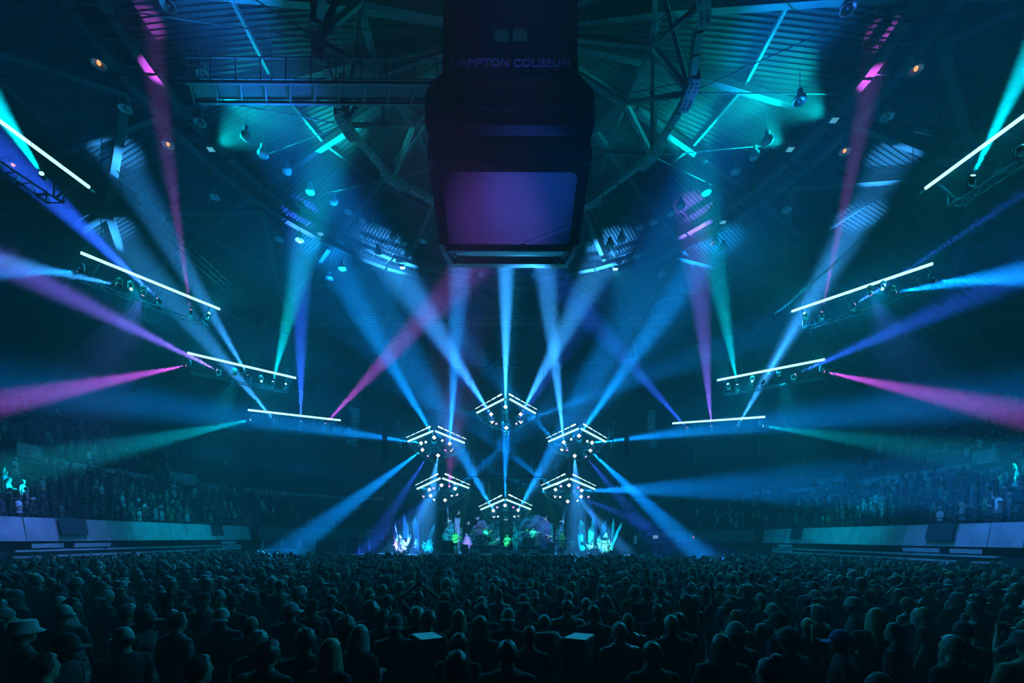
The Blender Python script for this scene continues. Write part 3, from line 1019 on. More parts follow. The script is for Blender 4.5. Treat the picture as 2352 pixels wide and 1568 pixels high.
def light_bar(pa, pb, nseg, m, where, depth_ext=0.0):
    d = (pb - pa)
    t = empty('light_bar', pa, 'long glowing white cyan light bar, %s' % where, 'light bar', 'hung light bars')
    dn = d.normalized()
    L = d.length
    for k in range(nseg):
        MB().tube([dn * (L * k / nseg + 0.012), dn * (L * (k + 1) / nseg - 0.012)], 0.07, 10).build('tube', m, t)
        for q in (0.25, 0.75):
            strip_light(t, dn * (L * (k + q) / nseg) + Vector((0, -0.16, -0.05)), C_GREEN if q < .5 and abs(pa.x) > 16 and pa.z > 13 else C_CYAN if (k + (q > .5)) % 2 else C_BLUE, STRIP * 0.95)
    back = Vector((0, 0.18, 0.02))
    MB().bar(dn * -0.05 + back, dn * (L + 0.05) + back, 0.14, 0.1).build('backing_rail', M_TRUSS, t)
    side = dn.cross(Vector((0, 0, 1))).normalized()
    if side.y < 0:
        side = -side
    lo = side * 0.9 + Vector((0, 0, -0.75))
    for q in (0.0, 0.5):
        off = lo + side * q
        MB().tube([dn * 0.3 + off, dn * (L - 0.3) + off], 0.03, 6).build('truss_chord', M_TRUSS, t)
    n = 9
    mb = MB()
    for k in range(n):
        a = 0.3 + (L - 0.6) * k / n
        b = 0.3 + (L - 0.6) * (k + 1) / n
        mb.tube([dn * a + lo, dn * b + lo + side * 0.5], 0.018, 5, False)
        mb.tube([dn * b + lo + side * 0.5, dn * b + lo], 0.018, 5, False)
    mb.build('lacing', M_TRUSS, t)
    for q in (0.1, 0.9):
        MB().bar(dn * (L * q) + back, dn * (L * q) + lo, 0.05).build('strut', M_TRUSS, t)
        c = dn * (L * q)
        w_ = pa + c
        zr = zroof(math.hypot(w_.x, w_.y - CY)) - 0.15
        MB().tube([c + back, c + back + Vector((0, 0, zr - w_.z))], 0.014, 5).build('chain', M_STEEL_D, t)
    # little cradle at the stage end
    e = dn * (L - 0.5) + lo + side * 0.25
    mb = MB()
    for a, b in (((-.35, -.2, 0), (.35, -.2, 0)), ((.35, -.2, 0), (.35, .2, 0)), ((.35, .2, 0), (-.35, .2, 0)), ((-.35, .2, 0), (-.35, -.2, 0)), ((.35, .2, 0), (.35, .2, .5)), ((-.35, .2, 0), (-.35, .2, .5)), ((.35, -.2, 0), (.35, -.2, .5))):
        mb.bar(e + Vector(a), e + Vector(b), 0.035)
    mb.build('cradle', M_STEEL, t)
    return t


a1, b1 = P(0, 278, 15.3), P(205, 430, 18.2)
light_bar(a1 + (a1 - b1) * 0.75, b1, 5, T_GREEN, 'highest on the left, cut by the picture edge')
light_bar(P(185, 580, 20.7), P(505, 710, 25.9), 4, T_GREEN, 'second from the top on the left')
light_bar(P(430, 810, 26.2), P(680, 868, 30.3), 4, T_CYAN, 'third from the top on the left')
light_bar(P(569, 941, 31.0), P(783, 965, 33.8), 4, T_CYAN, 'lowest on the left, nearest the stage')
a1, b1 = P(2352, 266, 15.3), P(2125, 433, 18.2)
light_bar(a1 + (a1 - b1) * 0.75, b1, 5, T_GREEN, 'highest on the right, cut by the picture edge')
light_bar(P(2143, 605, 20.7), P(1818, 715, 25.9), 4, T_GREEN, 'second from the top on the right')
light_bar(P(1895, 825, 26.2), P(1647, 873, 30.3), 4, T_CYAN, 'third from the top on the right')
light_bar(P(1758, 957, 31.0), P(1544, 972, 33.8), 4, T_CYAN, 'lowest on the right, nearest the stage')

# fixture pixel, depth, target pixel, depth, colour, kW, lens, word, angle, where
SIDE = [
    ((100, 405), 15.5, (-70, 150), 12.0, TE, 55, L_TEAL, 'teal', 9, 'below the highest bar on the left'),
    ((275, 655), 21.5, (-250, 545), 19.0, LB, 32, L_BLUE, 'pale blue', 8, 'outermost of the second bar on the left'),
    ((187, 622), 20.5, (-300, 640), 19.0, BL, 30, L_TEAL, 'teal', 7, 'above the outer end of the second bar on the left'),
    ((367, 690), 23.0, (60, 400), 19.0, DB, 70, L_VIO, 'violet', 9, 'at the middle of the second bar on the left'),
    ((439, 717), 24.5, (376, 300), 20.5, MG, 17, L_PINK, 'pink', 4.5, 'near the inner end of the second bar on the left'),
    ((433, 838), 26.0, (100, 905), 22.5, MG, 40, L_PINK, 'pink', 7, 'outermost of the third bar on the left'),
    ((503, 852), 27.5, (130, 660), 22.0, PU, 55, L_VIO, 'violet', 8, 'second along the third bar on the left'),
    ((572, 866), 27.4, (318, 434), 24.3, LB, 42, L_BLUE, 'pale blue', 8, 'third along the third bar on the left'),
    ((626, 880), 29.5, (735, 430), 25.0, TE, 46, L_TEAL, 'teal', 8.5, 'innermost of the third bar on the left'),
    ((580, 963), 31.0, (220, 1040), 26.0, TE, 28, L_TEAL, 'teal', 8, 'outermost of the lowest bar on the left'),
    ((632, 967), 30.8, (300, 577), 28.3, LB, 62, L_BLUE, 'pale blue', 7.5, 'second along the lowest bar on the left'),
    ((691, 971), 32.5, (690, 620), 30.0, DB, 80, L_VIO, 'violet', 7, 'third along the lowest bar on the left'),
    ((745, 975), 33.2, (965, 740), 32.0, MG, 34, L_PINK, 'pink', 7, 'innermost of the lowest bar on the left'),
    ((2230, 413), 15.8, (2400, 60), 13.0, TE, 55, L_TEAL, 'teal', 9, 'below the highest bar on the right'),
    ((2338, 343), 15.0, (2600, 215), 13.5, BL, 40, L_BLUE, 'pale blue', 9, 'at the right edge under the highest bar'),
    ((2050, 672), 21.5, (2560, 590), 19.0, BL, 55, L_BLUE, 'pale blue', 9, 'outermost of the second bar on the right'),
    ((2140, 645), 20.5, (2600, 640), 19.0, BL, 35, L_TEAL, 'teal', 8, 'above the outer end of the second bar on the right'),
    ((1957, 702), 23.0, (2290, 500), 19.0, DB, 60, L_VIO, 'violet', 8, 'at the middle of the second bar on the right'),
    ((1886, 722), 24.5, (1976, 300), 20.5, MG, 17, L_PINK, 'pink', 4.5, 'near the inner end of the second bar on the right'),
    ((1888, 852), 26.0, (2180, 915), 22.5, MG, 40, L_PINK, 'pink', 7, 'outermost of the third bar on the right'),
    ((1822, 862), 27.5, (2180, 700), 22.0, DB, 45, L_VIO, 'violet', 8, 'second along the third bar on the right'),
    ((1753, 877), 27.4, (2008, 436), 24.3, LB, 42, L_BLUE, 'pale blue', 8, 'third along the third bar on the right'),
    ((1694, 887), 29.5, (1610, 430), 25.0, TE, 42, L_TEAL, 'teal', 8, 'innermost of the third bar on the right'),
    ((1748, 977), 31.0, (2150, 1035), 26.0, TE, 19, L_TEAL, 'teal', 8, 'outermost of the lowest bar on the right'),
    ((1693, 980), 30.8, (1926, 578), 28.3, LB, 62, L_BLUE, 'pale blue', 7.5, 'second along the lowest bar on the right'),
    ((1634, 982), 32.5, (1605, 640), 30.0, PU, 45, L_VIO, 'violet', 7, 'third along the lowest bar on the right'),
    ((1580, 985), 33.2, (1390, 770), 32.0, DB, 45, L_PINK, 'pink', 7, 'innermost of the lowest bar on the right'),
]
# wide washes added to brighten the roof, balcony fronts, bleachers and crowd
for sd, sx in (('left', -1), ('right', 1)):
    m_ = lambda x: x if sx < 0 else 2328 - x
    SIDE += [((m_(478), 722), 25.2, (m_(800), 330), 19.0, (0.0, 0.42, 0.62), 0.25, L_TEAL, 'teal', 75, 'added to light the roof, second bar on the %s' % sd),
             ((m_(655), 884), 30.0, (m_(900), 400), 19.6, (0.0, 0.40, 0.7), 0.25, L_TEAL, 'teal', 75, 'added to light the roof, third bar on the %s' % sd),
             ((m_(330), 672), 22.3, (m_(60), 1235), 22.0, (0.085, 0.15, 1.0) if sx < 0 else (0.04, 0.16, 1.0), 1.2, L_VIO, 'violet', 50, 'added to light the balcony, second bar on the %s' % sd),
             ((m_(540), 858), 28.0, (m_(420), 1225), 33.0, (0.0, 0.5, 0.8), 0.8, L_TEAL, 'teal', 50, 'added to light the balcony, third bar on the %s' % sd)]
    SIDE += [((m_(300), 662), 22.0, (m_(900), 1420), 9.0, (0.0, 0.5, 0.8), 0.6, L_TEAL, 'teal', 42, 'added to light the crowd, second bar on the %s' % sd),
             ((m_(600), 874), 29.0, (m_(760), 1330), 14.0, (0.0, 0.45, 0.8), 0.5, L_TEAL, 'teal', 42, 'added to light the crowd, third bar on the %s' % sd)]
for f, Y, t, Yt, col, kw, ln, wd_, ang, where in SIDE:
    moving_head(P(*f, Y), P(*t, Yt), col, kw, where, 'disc', ln, ang, wd_, scale=0.6)

# ---- six pods of light over the stage: two glowing tubes in an inverted V, dashes of light above, a hexagonal frame
PODS = {
    'topmost': (36.0, (1095, 948), (1157, 916), (1171, 916), (1230, 949), (1091, 939), (1154, 904), (1168, 904), (1235, 941)),
    'upper left': (36.0, (937, 1013.5), (994, 989.6), (1000, 989.6), (1067, 1017), (932, 1005), (990, 978.7), (1005, 978.7), (1072, 1008.7)),
    'upper right': (36.0, (1259.5, 1013.8), (1328.5, 984), (1334.5, 984), (1391.4, 1014.3), (1254, 1006.5), (1324, 973), (1339, 973), (1395, 1006.5)),
    'lower left': (38.0, (958, 1122.4), (1011, 1098), (1016.3, 1098), (1077, 1120.4), (953.6, 1114.2), (1007.5, 1087.3), (1021, 1087.3), (1081.3, 1114)),
    'lower right': (38.0, (1247, 1123), (1305, 1099.3), (1310, 1099.3), (1366, 1123), (1241.8, 1114.8), (1299.6, 1087.3), (1314.8, 1088.7), (1369.8, 1116.2)),
    'lowest': (40.0, (1104, 1170), (1158, 1146.8), (1162.5, 1146.8), (1218.8, 1169.2), (1099, 1163.9), (1153.7, 1136.4), (1167.7, 1135), (1223.9, 1161.6)),
}
for nm, (Y, a, b, c, d, e, f, g, h) in PODS.items():
    Ya = Y - 1.3
    o = P((b[0] + c[0]) / 2, b[1], Ya)
    t = empty('light_pod', o, 'hexagonal light pod with two glowing tubes in an inverted V, %s of the six' % nm, 'light pod', 'light pods over the stage')
    for p, q in ((P(*a, Y), P(*b, Ya)), (P(*c, Ya), P(*d, Y))):
        MB().tube([p - o, q - o], 0.075, 10).build('tube', T_POD, t)
        for e_ in (0.2, 0.5, 0.8):
            strip_light(t, p.lerp(q, e_) - o + Vector((0, -.2, -.06)), C_CYAN, STRIP * 0.95)
        MB().bar(p - o + Vector((0, .16, 0)), q - o + Vector((0, .16, 0)), 0.14).build('tube_rail', M_TRUSS, t)
    for p, q, rev in ((P(*e, Y), P(*f, Ya), 0), (P(*g, Ya), P(*h, Y), 1)):
        for k in range(5):
            t0, t1 = (k + 0.08) / 5, (k + 0.86) / 5
            near = (k if rev == 0 else 4 - k) / 4
            r_ = 0.026 + 0.032 * max(0, near - 0.6) / 0.4
            MB().tube([p.lerp(q, t0) - o, p.lerp(q, t1) - o], r_, 8).build('dash_light', T_DASH, t)
        MB().bar(p - o + Vector((0, .08, 0)), q - o + Vector((0, .08, 0)), 0.05).build('dash_rail', M_TRUSS, t)
    ax, ay = (b[0] + c[0]) / 2, b[1] - 6
    rear = P(ax, ay + 76, Y + 1.4) - o
    lf, rt = P(*a, Y) - o, P(*d, Y) - o
    lf2, rt2 = P(a[0] + 12, a[1] + 16, Y + 0.7) - o, P(d[0] - 12, d[1] + 16, Y + 0.7) - o
    ap = P(ax, ay, Ya) - o
    for p, q in ((ap, lf), (ap, rt), (lf, lf2), (rt, rt2), (lf2, rear), (rt2, rear)):
        p2, q2 = p + Vector((0, 0.35, -0.1)), q + Vector((0, 0.35, -0.1))
        MB().bar(p2, q2, 0.1).build('frame_bar', M_TRUSS, t)
    mb = MB()
    for k in range(6):
        mb.tube([lf.lerp(rear, k / 6) + Vector((0, .35, 0)), rt.lerp(rear, (k + 1) / 6) + Vector((0, .35, 0))], 0.02, 5, False)
        mb.tube([rt.lerp(rear, k / 6) + Vector((0, .35, 0)), lf.lerp(rear, (k + 1) / 6) + Vector((0, .35, 0))], 0.02, 5, False)
    mb.build('lacing', M_TRUSS, t)
    for p in (lf, rt, rear):
        w_ = o + p
        MB().tube([p + Vector((0, .35, 0)), p + Vector((0, .35, zroof(math.hypot(w_.x, w_.y - CY)) - w_.z - 0.15))], 0.013, 5).build('chain', M_STEEL_D, t)

# fixture pixel, target pixel, target depth, colour, kW, face, lens, word, angle, pod, place
POD_L = [
    ((1161, 934), (1163, 560), 30, LB, 285, 'petal', 5.5, 'topmost', 'at its front corner'),
    ((1128, 951), (950, 680), 34, LB, 90, 'petal', 9.5, 'topmost', 'upper left'),
    ((1196, 951), (1345, 670), 34, LB, 90, 'petal', 9.5, 'topmost', 'upper right'),
    ((1130, 968), (860, 868), 32, BL, 114, 'petal', 6, 'topmost', 'lower left'),
    ((1196, 968), (1460, 868), 32, BL, 114, 'petal', 6, 'topmost', 'lower right'),
    ((1163, 982), (1164, 930), 35, TE, 14, 'petal', 5, 'topmost', 'at its rear corner'),
    ((997, 1004), (815, 690), 33.5, BL, 90, 'petal', 8, 'upper left', 'at its front corner'),
    ((967, 1017), (690, 968), 30, BL, 209, 'petal', 7, 'upper left', 'upper left'),
    ((1033, 1018), (1046, 800), 32, BL, 171, 'petal', 5.5, 'upper left', 'upper right'),
    ((1036, 1032), (1225, 820), 32, BL, 114, 'petal', 6, 'upper left', 'lower right'),
    ((970, 1032), (700, 1235), 30, BL, 114, 'petal', 6, 'upper left', 'lower left'),
    ((1006, 1045), (990, 1130), 33, LB, 50, 'petal', 7, 'upper left', 'at its rear corner'),
    ((1330, 1000), (1510, 740), 33.5, BL, 90, 'petal', 8, 'upper right', 'at its front corner'),
    ((1360, 1016), (1650, 972), 30, BL, 209, 'petal', 7, 'upper right', 'upper right'),
    ((1295, 1015), (1272, 800), 32, LB, 190, 'petal', 5.5, 'upper right', 'upper left'),
    ((1291, 1031), (1100, 820), 32, BL, 114, 'petal', 6, 'upper right', 'lower left'),
    ((1356, 1034), (1600, 1265), 31, BL, 133, 'petal', 6, 'upper right', 'lower right'),
    ((1320, 1046), (1324, 1130), 33, LB, 45, 'petal', 7, 'upper right', 'at its rear corner'),
    ((1014, 1113), (905, 1250), 36, LB, 20, 'petal', 8, 'lower left', 'at its front corner'),
    ((986, 1123), (760, 1070), 32, BL, 133, 'petal', 6.5, 'lower left', 'upper left'),
    ((1045, 1121), (1190, 1000), 33, BL, 95, 'petal', 6, 'lower left', 'upper right'),
    ((1048, 1134), (1230, 1060), 35, BL, 66, 'petal', 6, 'lower left', 'lower right'),
    ((989, 1137), (880, 1230), 36, DB, 22, 'petal', 7, 'lower left', 'lower left'),
    ((1022, 1147), (1042, 1225), 38, LB, 18, 'petal', 7, 'lower left', 'at its rear corner'),
    ((1307, 1113), (1420, 1250), 36, LB, 20, 'petal', 8, 'lower right', 'at its front corner'),
    ((1336, 1125), (1560, 1118), 32, BL, 152, 'petal', 6.5, 'lower right', 'upper right'),
    ((1276, 1123), (1130, 1000), 33, BL, 95, 'petal', 6, 'lower right', 'upper left'),
    ((1275, 1138), (1095, 1055), 35, BL, 66, 'petal', 6, 'lower right', 'lower left'),
    ((1335, 1139), (1450, 1190), 36, DB, 20, 'petal', 7, 'lower right', 'lower right'),
    ((1304, 1150), (1285, 1230), 38, LB, 18, 'petal', 7, 'lower right', 'at its rear corner'),
    ((1160, 1159), (1163, 930), 37, BL, 171, 'petal', 5, 'lowest', 'at its front corner'),
    ((1133, 1171), (1050, 1020), 35, BL, 114, 'petal', 6, 'lowest', 'upper left'),
    ((1190, 1170), (1280, 1010), 35, BL, 114, 'petal', 6, 'lowest', 'upper right'),
    ((1134, 1184), (960, 1105), 36, BL, 114, 'petal', 6, 'lowest', 'lower left'),
    ((1190, 1182), (1370, 1100), 36, BL, 114, 'petal', 6, 'lowest', 'lower right'),
]
for f, t, Yt, col, kw, face, ang, pod, place in POD_L:
    Y = PODS[pod][0] + (0.2 if 'front' in place else 0.9 if 'upper' in place else 1.3)
    moving_head(P(*f, Y), P(*t, Yt), col, kw, '%s of the %s stage pod' % (place, pod) if 'its' not in place else '%s, on the %s stage pod' % (place, pod), face, None, ang, scale=1.05)
POD_D = [
    ((1142, 976), (1128, 955), 36, DB, 22, L_VIO, 'violet', 'topmost', 'left'), ((1184, 976), (1198, 955), 36, DB, 22, L_VIO, 'violet', 'topmost', 'right'),
    ((985, 1043), (945, 1105), 36, DB, 25, L_VIO, 'violet', 'upper left', 'left'), ((1022, 1038), (1030, 1000), 36, DB, 22, L_PINK, 'pink', 'upper left', 'right'),
    ((978, 1015), (1000, 1040), 10, None, 0, L_BLUE, 'pale blue', 'upper left', 'upper left'), ((1017, 1013), (1000, 985), 34, BL, 18, L_BLUE, 'pale blue', 'upper left', 'upper right'),
    ((1303, 1038), (1295, 1000), 36, DB, 22, L_PINK, 'pink', 'upper right', 'left'), ((1343, 1045), (1380, 1090), 36, DB, 20, L_VIO, 'violet', 'upper right', 'right'),
    ((1311, 1010), (1330, 985), 34, BL, 15, L_BLUE, 'pale blue', 'upper right', 'upper left'), ((1349, 1013), (1370, 1040), 10, None, 0, L_BLUE, 'pale blue', 'upper right', 'upper right'),
    ((996, 1121), (985, 1100), 12, None, 0, L_PINK, 'pink', 'lower left', 'upper left'), ((1032, 1118), (1033, 1098), 37, MG, 14, L_PINK, 'pink', 'lower left', 'upper right'),
    ((973, 1137), (965, 1180), 37, DB, 15, L_VIO, 'violet', 'lower left', 'left'), ((999, 1145), (955, 1200), 36, LB, 14, L_BLUE, 'pale blue', 'lower left', 'lower left'),
    ((1037, 1141), (1046, 1100), 37, LB, 25, L_BLUE, 'pale blue', 'lower left', 'lower right'),
    ((1327, 1121), (1345, 1100), 36, None, 0, L_PINK, 'pink', 'lower right', 'upper right'), ((1289, 1118), (1285, 1098), 37, None, 0, L_VIO, 'violet', 'lower right', 'upper left'),
    ((1351, 1138), (1360, 1180), 37, DB, 15, L_VIO, 'violet', 'lower right', 'right'), ((1324, 1147), (1390, 1215), 36, LB, 14, L_BLUE, 'pale blue', 'lower right', 'lower right'),
    ((1287, 1144), (1281, 1105), 37, LB, 25, L_BLUE, 'pale blue', 'lower right', 'lower left'),
    ((1145, 1188), (1118, 1140), 38, LB, 40, L_BLUE, 'pale blue', 'lowest', 'lower left'), ((1180, 1188), (1212, 1140), 38, LB, 40, L_BLUE, 'pale blue', 'lowest', 'lower right'),
    ((1143, 1164), (1120, 1180), 38, None, 0, L_VIO, 'violet', 'lowest', 'upper left'), ((1178, 1164), (1200, 1180), 38, None, 0, L_PINK, 'pink', 'lowest', 'upper right'),
]
for f, t, Yt, col, kw, ln, wd_, pod, place in POD_D:
    Y = PODS[pod][0] + 1.0
    moving_head(P(*f, Y), P(*t, Yt), col, kw, '%s side under the %s stage pod' % (place, pod), 'disc', ln, 7, wd_, scale=0.85)
# the lamp column that hangs over the seated guitarist
p = P(1162, 1193, 40)
col_ = empty('lamp_cluster', p, 'short cluster of downlights hung above the seated guitarist', 'stage light')
for x, m_ in ((-0.12, L_VIO), (0.0, L_BLUE), (0.12, L_VIO)):
    MB().lathe([(0.05, 0.25), (0.07, 0.2), (0.075, 0.0)], 10, (x, 0, 0)).build('can', M_HEAD, col_)
    MB().lathe([(0.065, 0.0), (0.06, -0.03)], 10, (x, -0.01, 0)).build('lens', m_, col_)
MB().box((0, 0, 0.28), (0.4, 0.1, 0.06)).build('hanging_bar', M_TRUSS, col_)
MB().tube([(0, 0, 0.3), (0, 0, 1.6)], 0.015, 5).build('chain', M_STEEL_D, col_)
spot(col_, (0, 0, -0.06), Vector((0, -0.12, -1)), LB, 12 * KW, 9)

# unseen spots added behind the camera to light the screen cloth and sign
for x, tg, col, kw in ((-2.6, Vector((-0.5, 16.6, EYE + 11.4)), (0.30, 0.13, 1.0), 5.0), (2.6, Vector((0.9, 15.9, EYE + 12.0)), (0.02, 0.14, 1.0), 7.0), (0.4, Vector((0.2, 15.2, EYE + 15.4)), (0.05, 0.1, 1.0), 4.0)):
    p = Vector((x, -2.2, 3.3))
    t = moving_head(p, tg, col, kw / BEAM, 'unseen, added behind the camera to light the scoreboard, %s' % ('left' if x < 0 else 'right' if x > 1 else 'middle'), 'disc', L_VIO, 7.5, 'violet' if x < 0 else 'pale')
    MB().tube([(0, 0, 0.6), (0, 0, 0.66)], .03, 6).build('clamp', M_TRUSS, t)

# ================================================================== people
SKIN = [mat('skin light', (0.42, 0.27, 0.20), 0.55), mat('skin tan', (0.30, 0.18, 0.12), 0.55), mat('skin brown', (0.13, 0.07, 0.045), 0.55)]


def ell(c, r, nu=14, nv=10):
    """A closed ellipsoid: vertices and faces."""
    vs = [(c[0], c[1], c[2] - r[2])]
    for j in range(1, nv):
        t = -PI / 2 + PI * j / nv
        for i in range(nu):
            a = 2 * PI * i / nu
            vs.append((c[0] + r[0] * math.cos(t) * math.cos(a), c[1] + r[1] * math.cos(t) * math.sin(a), c[2] + r[2] * math.sin(t)))
    vs.append((c[0], c[1], c[2] + r[2]))
    fs = [(0, 1 + (i + 1) % nu, 1 + i) for i in range(nu)]
    for j in range(nv - 2):
        for i in range(nu):
            a, b = 1 + j * nu + i, 1 + j * nu + (i + 1) % nu
            fs.append((a, b, b + nu, a + nu))
    L = len(vs) - 1
    fs += [(1 + (nv - 2) * nu + i, 1 + (nv - 2) * nu + (i + 1) % nu, L) for i in range(nu)]
    return vs, fs


HC = Vector((0, 0.02, 1.635))      # head centre
SEATED = dict(hip=((0.1, 0, 0.86)), knee=((0.16, 0.42, 0.86)), ank=((0.15, 0.40, 0.40)), toe=((0.16, 0.58, 0.36)))
ARMS = {                            # shoulder is fixed; elbow and wrist of the right arm, then of the left
    'down': (((0.27, -0.02, 1.15), (0.30, 0.06, 0.90)), ((0.27, -0.02, 1.15), (0.30, 0.06, 0.90))),
    'bent': (((0.27, -0.01, 1.16), (0.13, 0.24, 1.20)), ((0.28, -0.01, 1.15), (0.10, 0.24, 1.12))),
    'clap': (((0.34, 0.10, 1.62), (0.06, 0.16, 1.84)), ((0.34, 0.10, 1.62), (0.06, 0.16, 1.84))),
    'one_up': (((0.33, 0.08, 1.66), (0.30, 0.14, 1.93)), ((0.27, -0.01, 1.15), (0.14, 0.23, 1.18))),
    'phone': (((0.25, 0.16, 1.30), (0.09, 0.36, 1.56)), ((0.25, 0.16, 1.30), (0.09, 0.36, 1.56))),
    'hips': (((0.38, -0.10, 1.18), (0.21, 0.03, 1.02)), ((0.38, -0.10, 1.18), (0.21, 0.03, 1.02))),
    'guitar': (((0.30, 0.02, 1.18), (0.12, 0.25, 1.08)), ((0.30, 0.10, 1.17), (0.38, 0.30, 1.24))),
    'drum': (((0.30, 0.08, 1.18), (0.20, 0.34, 1.16)), ((0.30, 0.08, 1.18), (0.24, 0.34, 1.22))),
}


def hand(mb, wrist, d, side):
    """A palm, four unequal bent fingers and a thumb from its side."""
    d = d.normalized()
    ref = Vector((0, 1, 0)) if abs(d.y) < 0.8 else Vector((0, 0, 1))
    s = d.cross(ref).normalized() * side
    n = s.cross(d)
    palm = wrist + d * 0.05
    mb.tube([wrist - d * 0.01, wrist + d * 0.03, wrist + d * 0.075, wrist + d * 0.095], [0.026, 0.034, 0.036, 0.028], 8)
    for k, L in enumerate((0.066, 0.075, 0.07, 0.055)):
        b = wrist + d * 0.085 + s * (0.031 - 0.0205 * k)
        mb.tube([b, b + d * L * 0.5 + s * (0.006 - 0.004 * k), b + d * L * 0.9 + n * 0.012 * 1.0 + s * (0.01 - 0.007 * k)], [0.0115, 0.011, 0.0095], 6)
    t = wrist + d * 0.03 + s * 0.03
    mb.tube([t, t + s * 0.03 + d * 0.025, t + s * 0.04 + d * 0.06], [0.014, 0.0125, 0.0105], 6)


def body_parts(pose, seated=False):
    mb = MB()
    rings = [(0.80, 0.12, 0.085, 0), (0.86, 0.17, 0.11, 0), (0.94, 0.178, 0.125, -0.012), (1.03, 0.165, 0.112, 0), (1.12, 0.157, 0.105, 0.004), (1.22, 0.170, 0.115, 0.0), (1.32, 0.188, 0.12, -0.008), (1.40, 0.188, 0.102, -0.015), (1.455, 0.145, 0.078, -0.012), (1.495, 0.078, 0.062, -0.004), (1.58, 0.056, 0.058, 0.008)]
    n = 18
    vs, fs = [], []
    for z, a, b, yo in rings:
        for k in range(n):
            t = 2 * PI * k / n
            vs.append((a * math.cos(t), yo + b * math.sin(t), z))
    for i in range(len(rings) - 1):
        for k in range(n):
            fs.append((i * n + k, i * n + (k + 1) % n, (i + 1) * n + (k + 1) % n, (i + 1) * n + k))
    fs.append(tuple(range(n - 1, -1, -1)))
    fs.append(tuple((len(rings) - 1) * n + k for k in range(n)))
    mb.add(vs, fs)
    for v, f in (ell(HC, (0.079, 0.098, 0.118)), ell(HC + Vector((0, 0.05, -0.07)), (0.052, 0.05, 0.052)), ell(HC + Vector((0, 0.105, -0.012)), (0.014, 0.018, 0.026), 8, 6),
                 ell(HC + Vector((0.081, -0.01, 0)), (0.012, 0.024, 0.034), 8, 6), ell(HC + Vector((-0.081, -0.01, 0)), (0.012, 0.024, 0.034), 8, 6),
                 ell(HC + Vector((0.032, 0.085, 0.012)), (0.014, 0.012, 0.011), 8, 6), ell(HC + Vector((-0.032, 0.085, 0.012)), (0.014, 0.012, 0.011), 8, 6),
                 ell(HC + Vector((0, 0.09, -0.055)), (0.026, 0.014, 0.010), 8, 6)):
        mb.add(v, f)
    bones = []
    for sd, (el, wr) in zip((1, -1), ARMS[pose]):
        sh = Vector((0.185 * sd, -0.01, 1.405))
        el, wr = Vector((el[0] * sd, el[1], el[2])), Vector((wr[0] * sd, wr[1], wr[2]))
        mb.tube([sh + Vector((-0.05 * sd, 0, 0.01)), sh, sh.lerp(el, 0.3), sh.lerp(el, 0.7), el, el.lerp(wr, 0.25), el.lerp(wr, 0.7), wr, wr + (wr - el).normalized() * 0.02], [0.05, 0.06, 0.055, 0.046, 0.041, 0.043, 0.034, 0.027, 0.026], 10)
        hand(mb, wr, wr - el, sd)
        bones.append(('ua', sh, el))
        bones.append(('fa', el, wr + (wr - el).normalized() * 0.15))
    for sd in (1, -1):
        if seated:
            hip, kn, an, to = [Vector((q[0] * sd, q[1], q[2])) for q in (SEATED['hip'], SEATED['knee'], SEATED['ank'], SEATED['toe'])]
        else:
            hip, kn, an, to = Vector((0.095 * sd, 0, 0.87)), Vector((0.105 * sd, 0.02, 0.48)), Vector((0.115 * sd, -0.02, 0.09)), Vector((0.135 * sd, 0.15, 0.035))
        mb.tube([hip + Vector((0, 0, 0.05)), hip, hip.lerp(kn, 0.35), hip.lerp(kn, 0.8), kn, kn.lerp(an, 0.3), kn.lerp(an, 0.75), an, an - Vector((0, 0, 0.04))], [0.085, 0.097, 0.088, 0.066, 0.06, 0.061, 0.046, 0.04, 0.042], 10)
        mb.tube([an + Vector((0, -0.05, -0.045)), an.lerp(to, 0.4) + Vector((0, 0, -0.03)), to], [0.042, 0.046, 0.034], 8)
        bones.append(('leg', hip, kn))
        bones.append(('leg', kn, an - Vector((0, 0, 0.05))))
    return mb, bones


def seg_d(p, a, b):
    ab = b - a
    t = np.clip(((p - a) @ ab) / (ab @ ab), 0, 1)
    return np.linalg.norm(p - (a + t[:, None] * ab), axis=1), t


SHIRT_M = mat('shirt', (0.1, 0.1, 0.1), 0.85)
TROUSER_M = mat('dark denim', (0.02, 0.024, 0.035), 0.85)
PROTO = {}


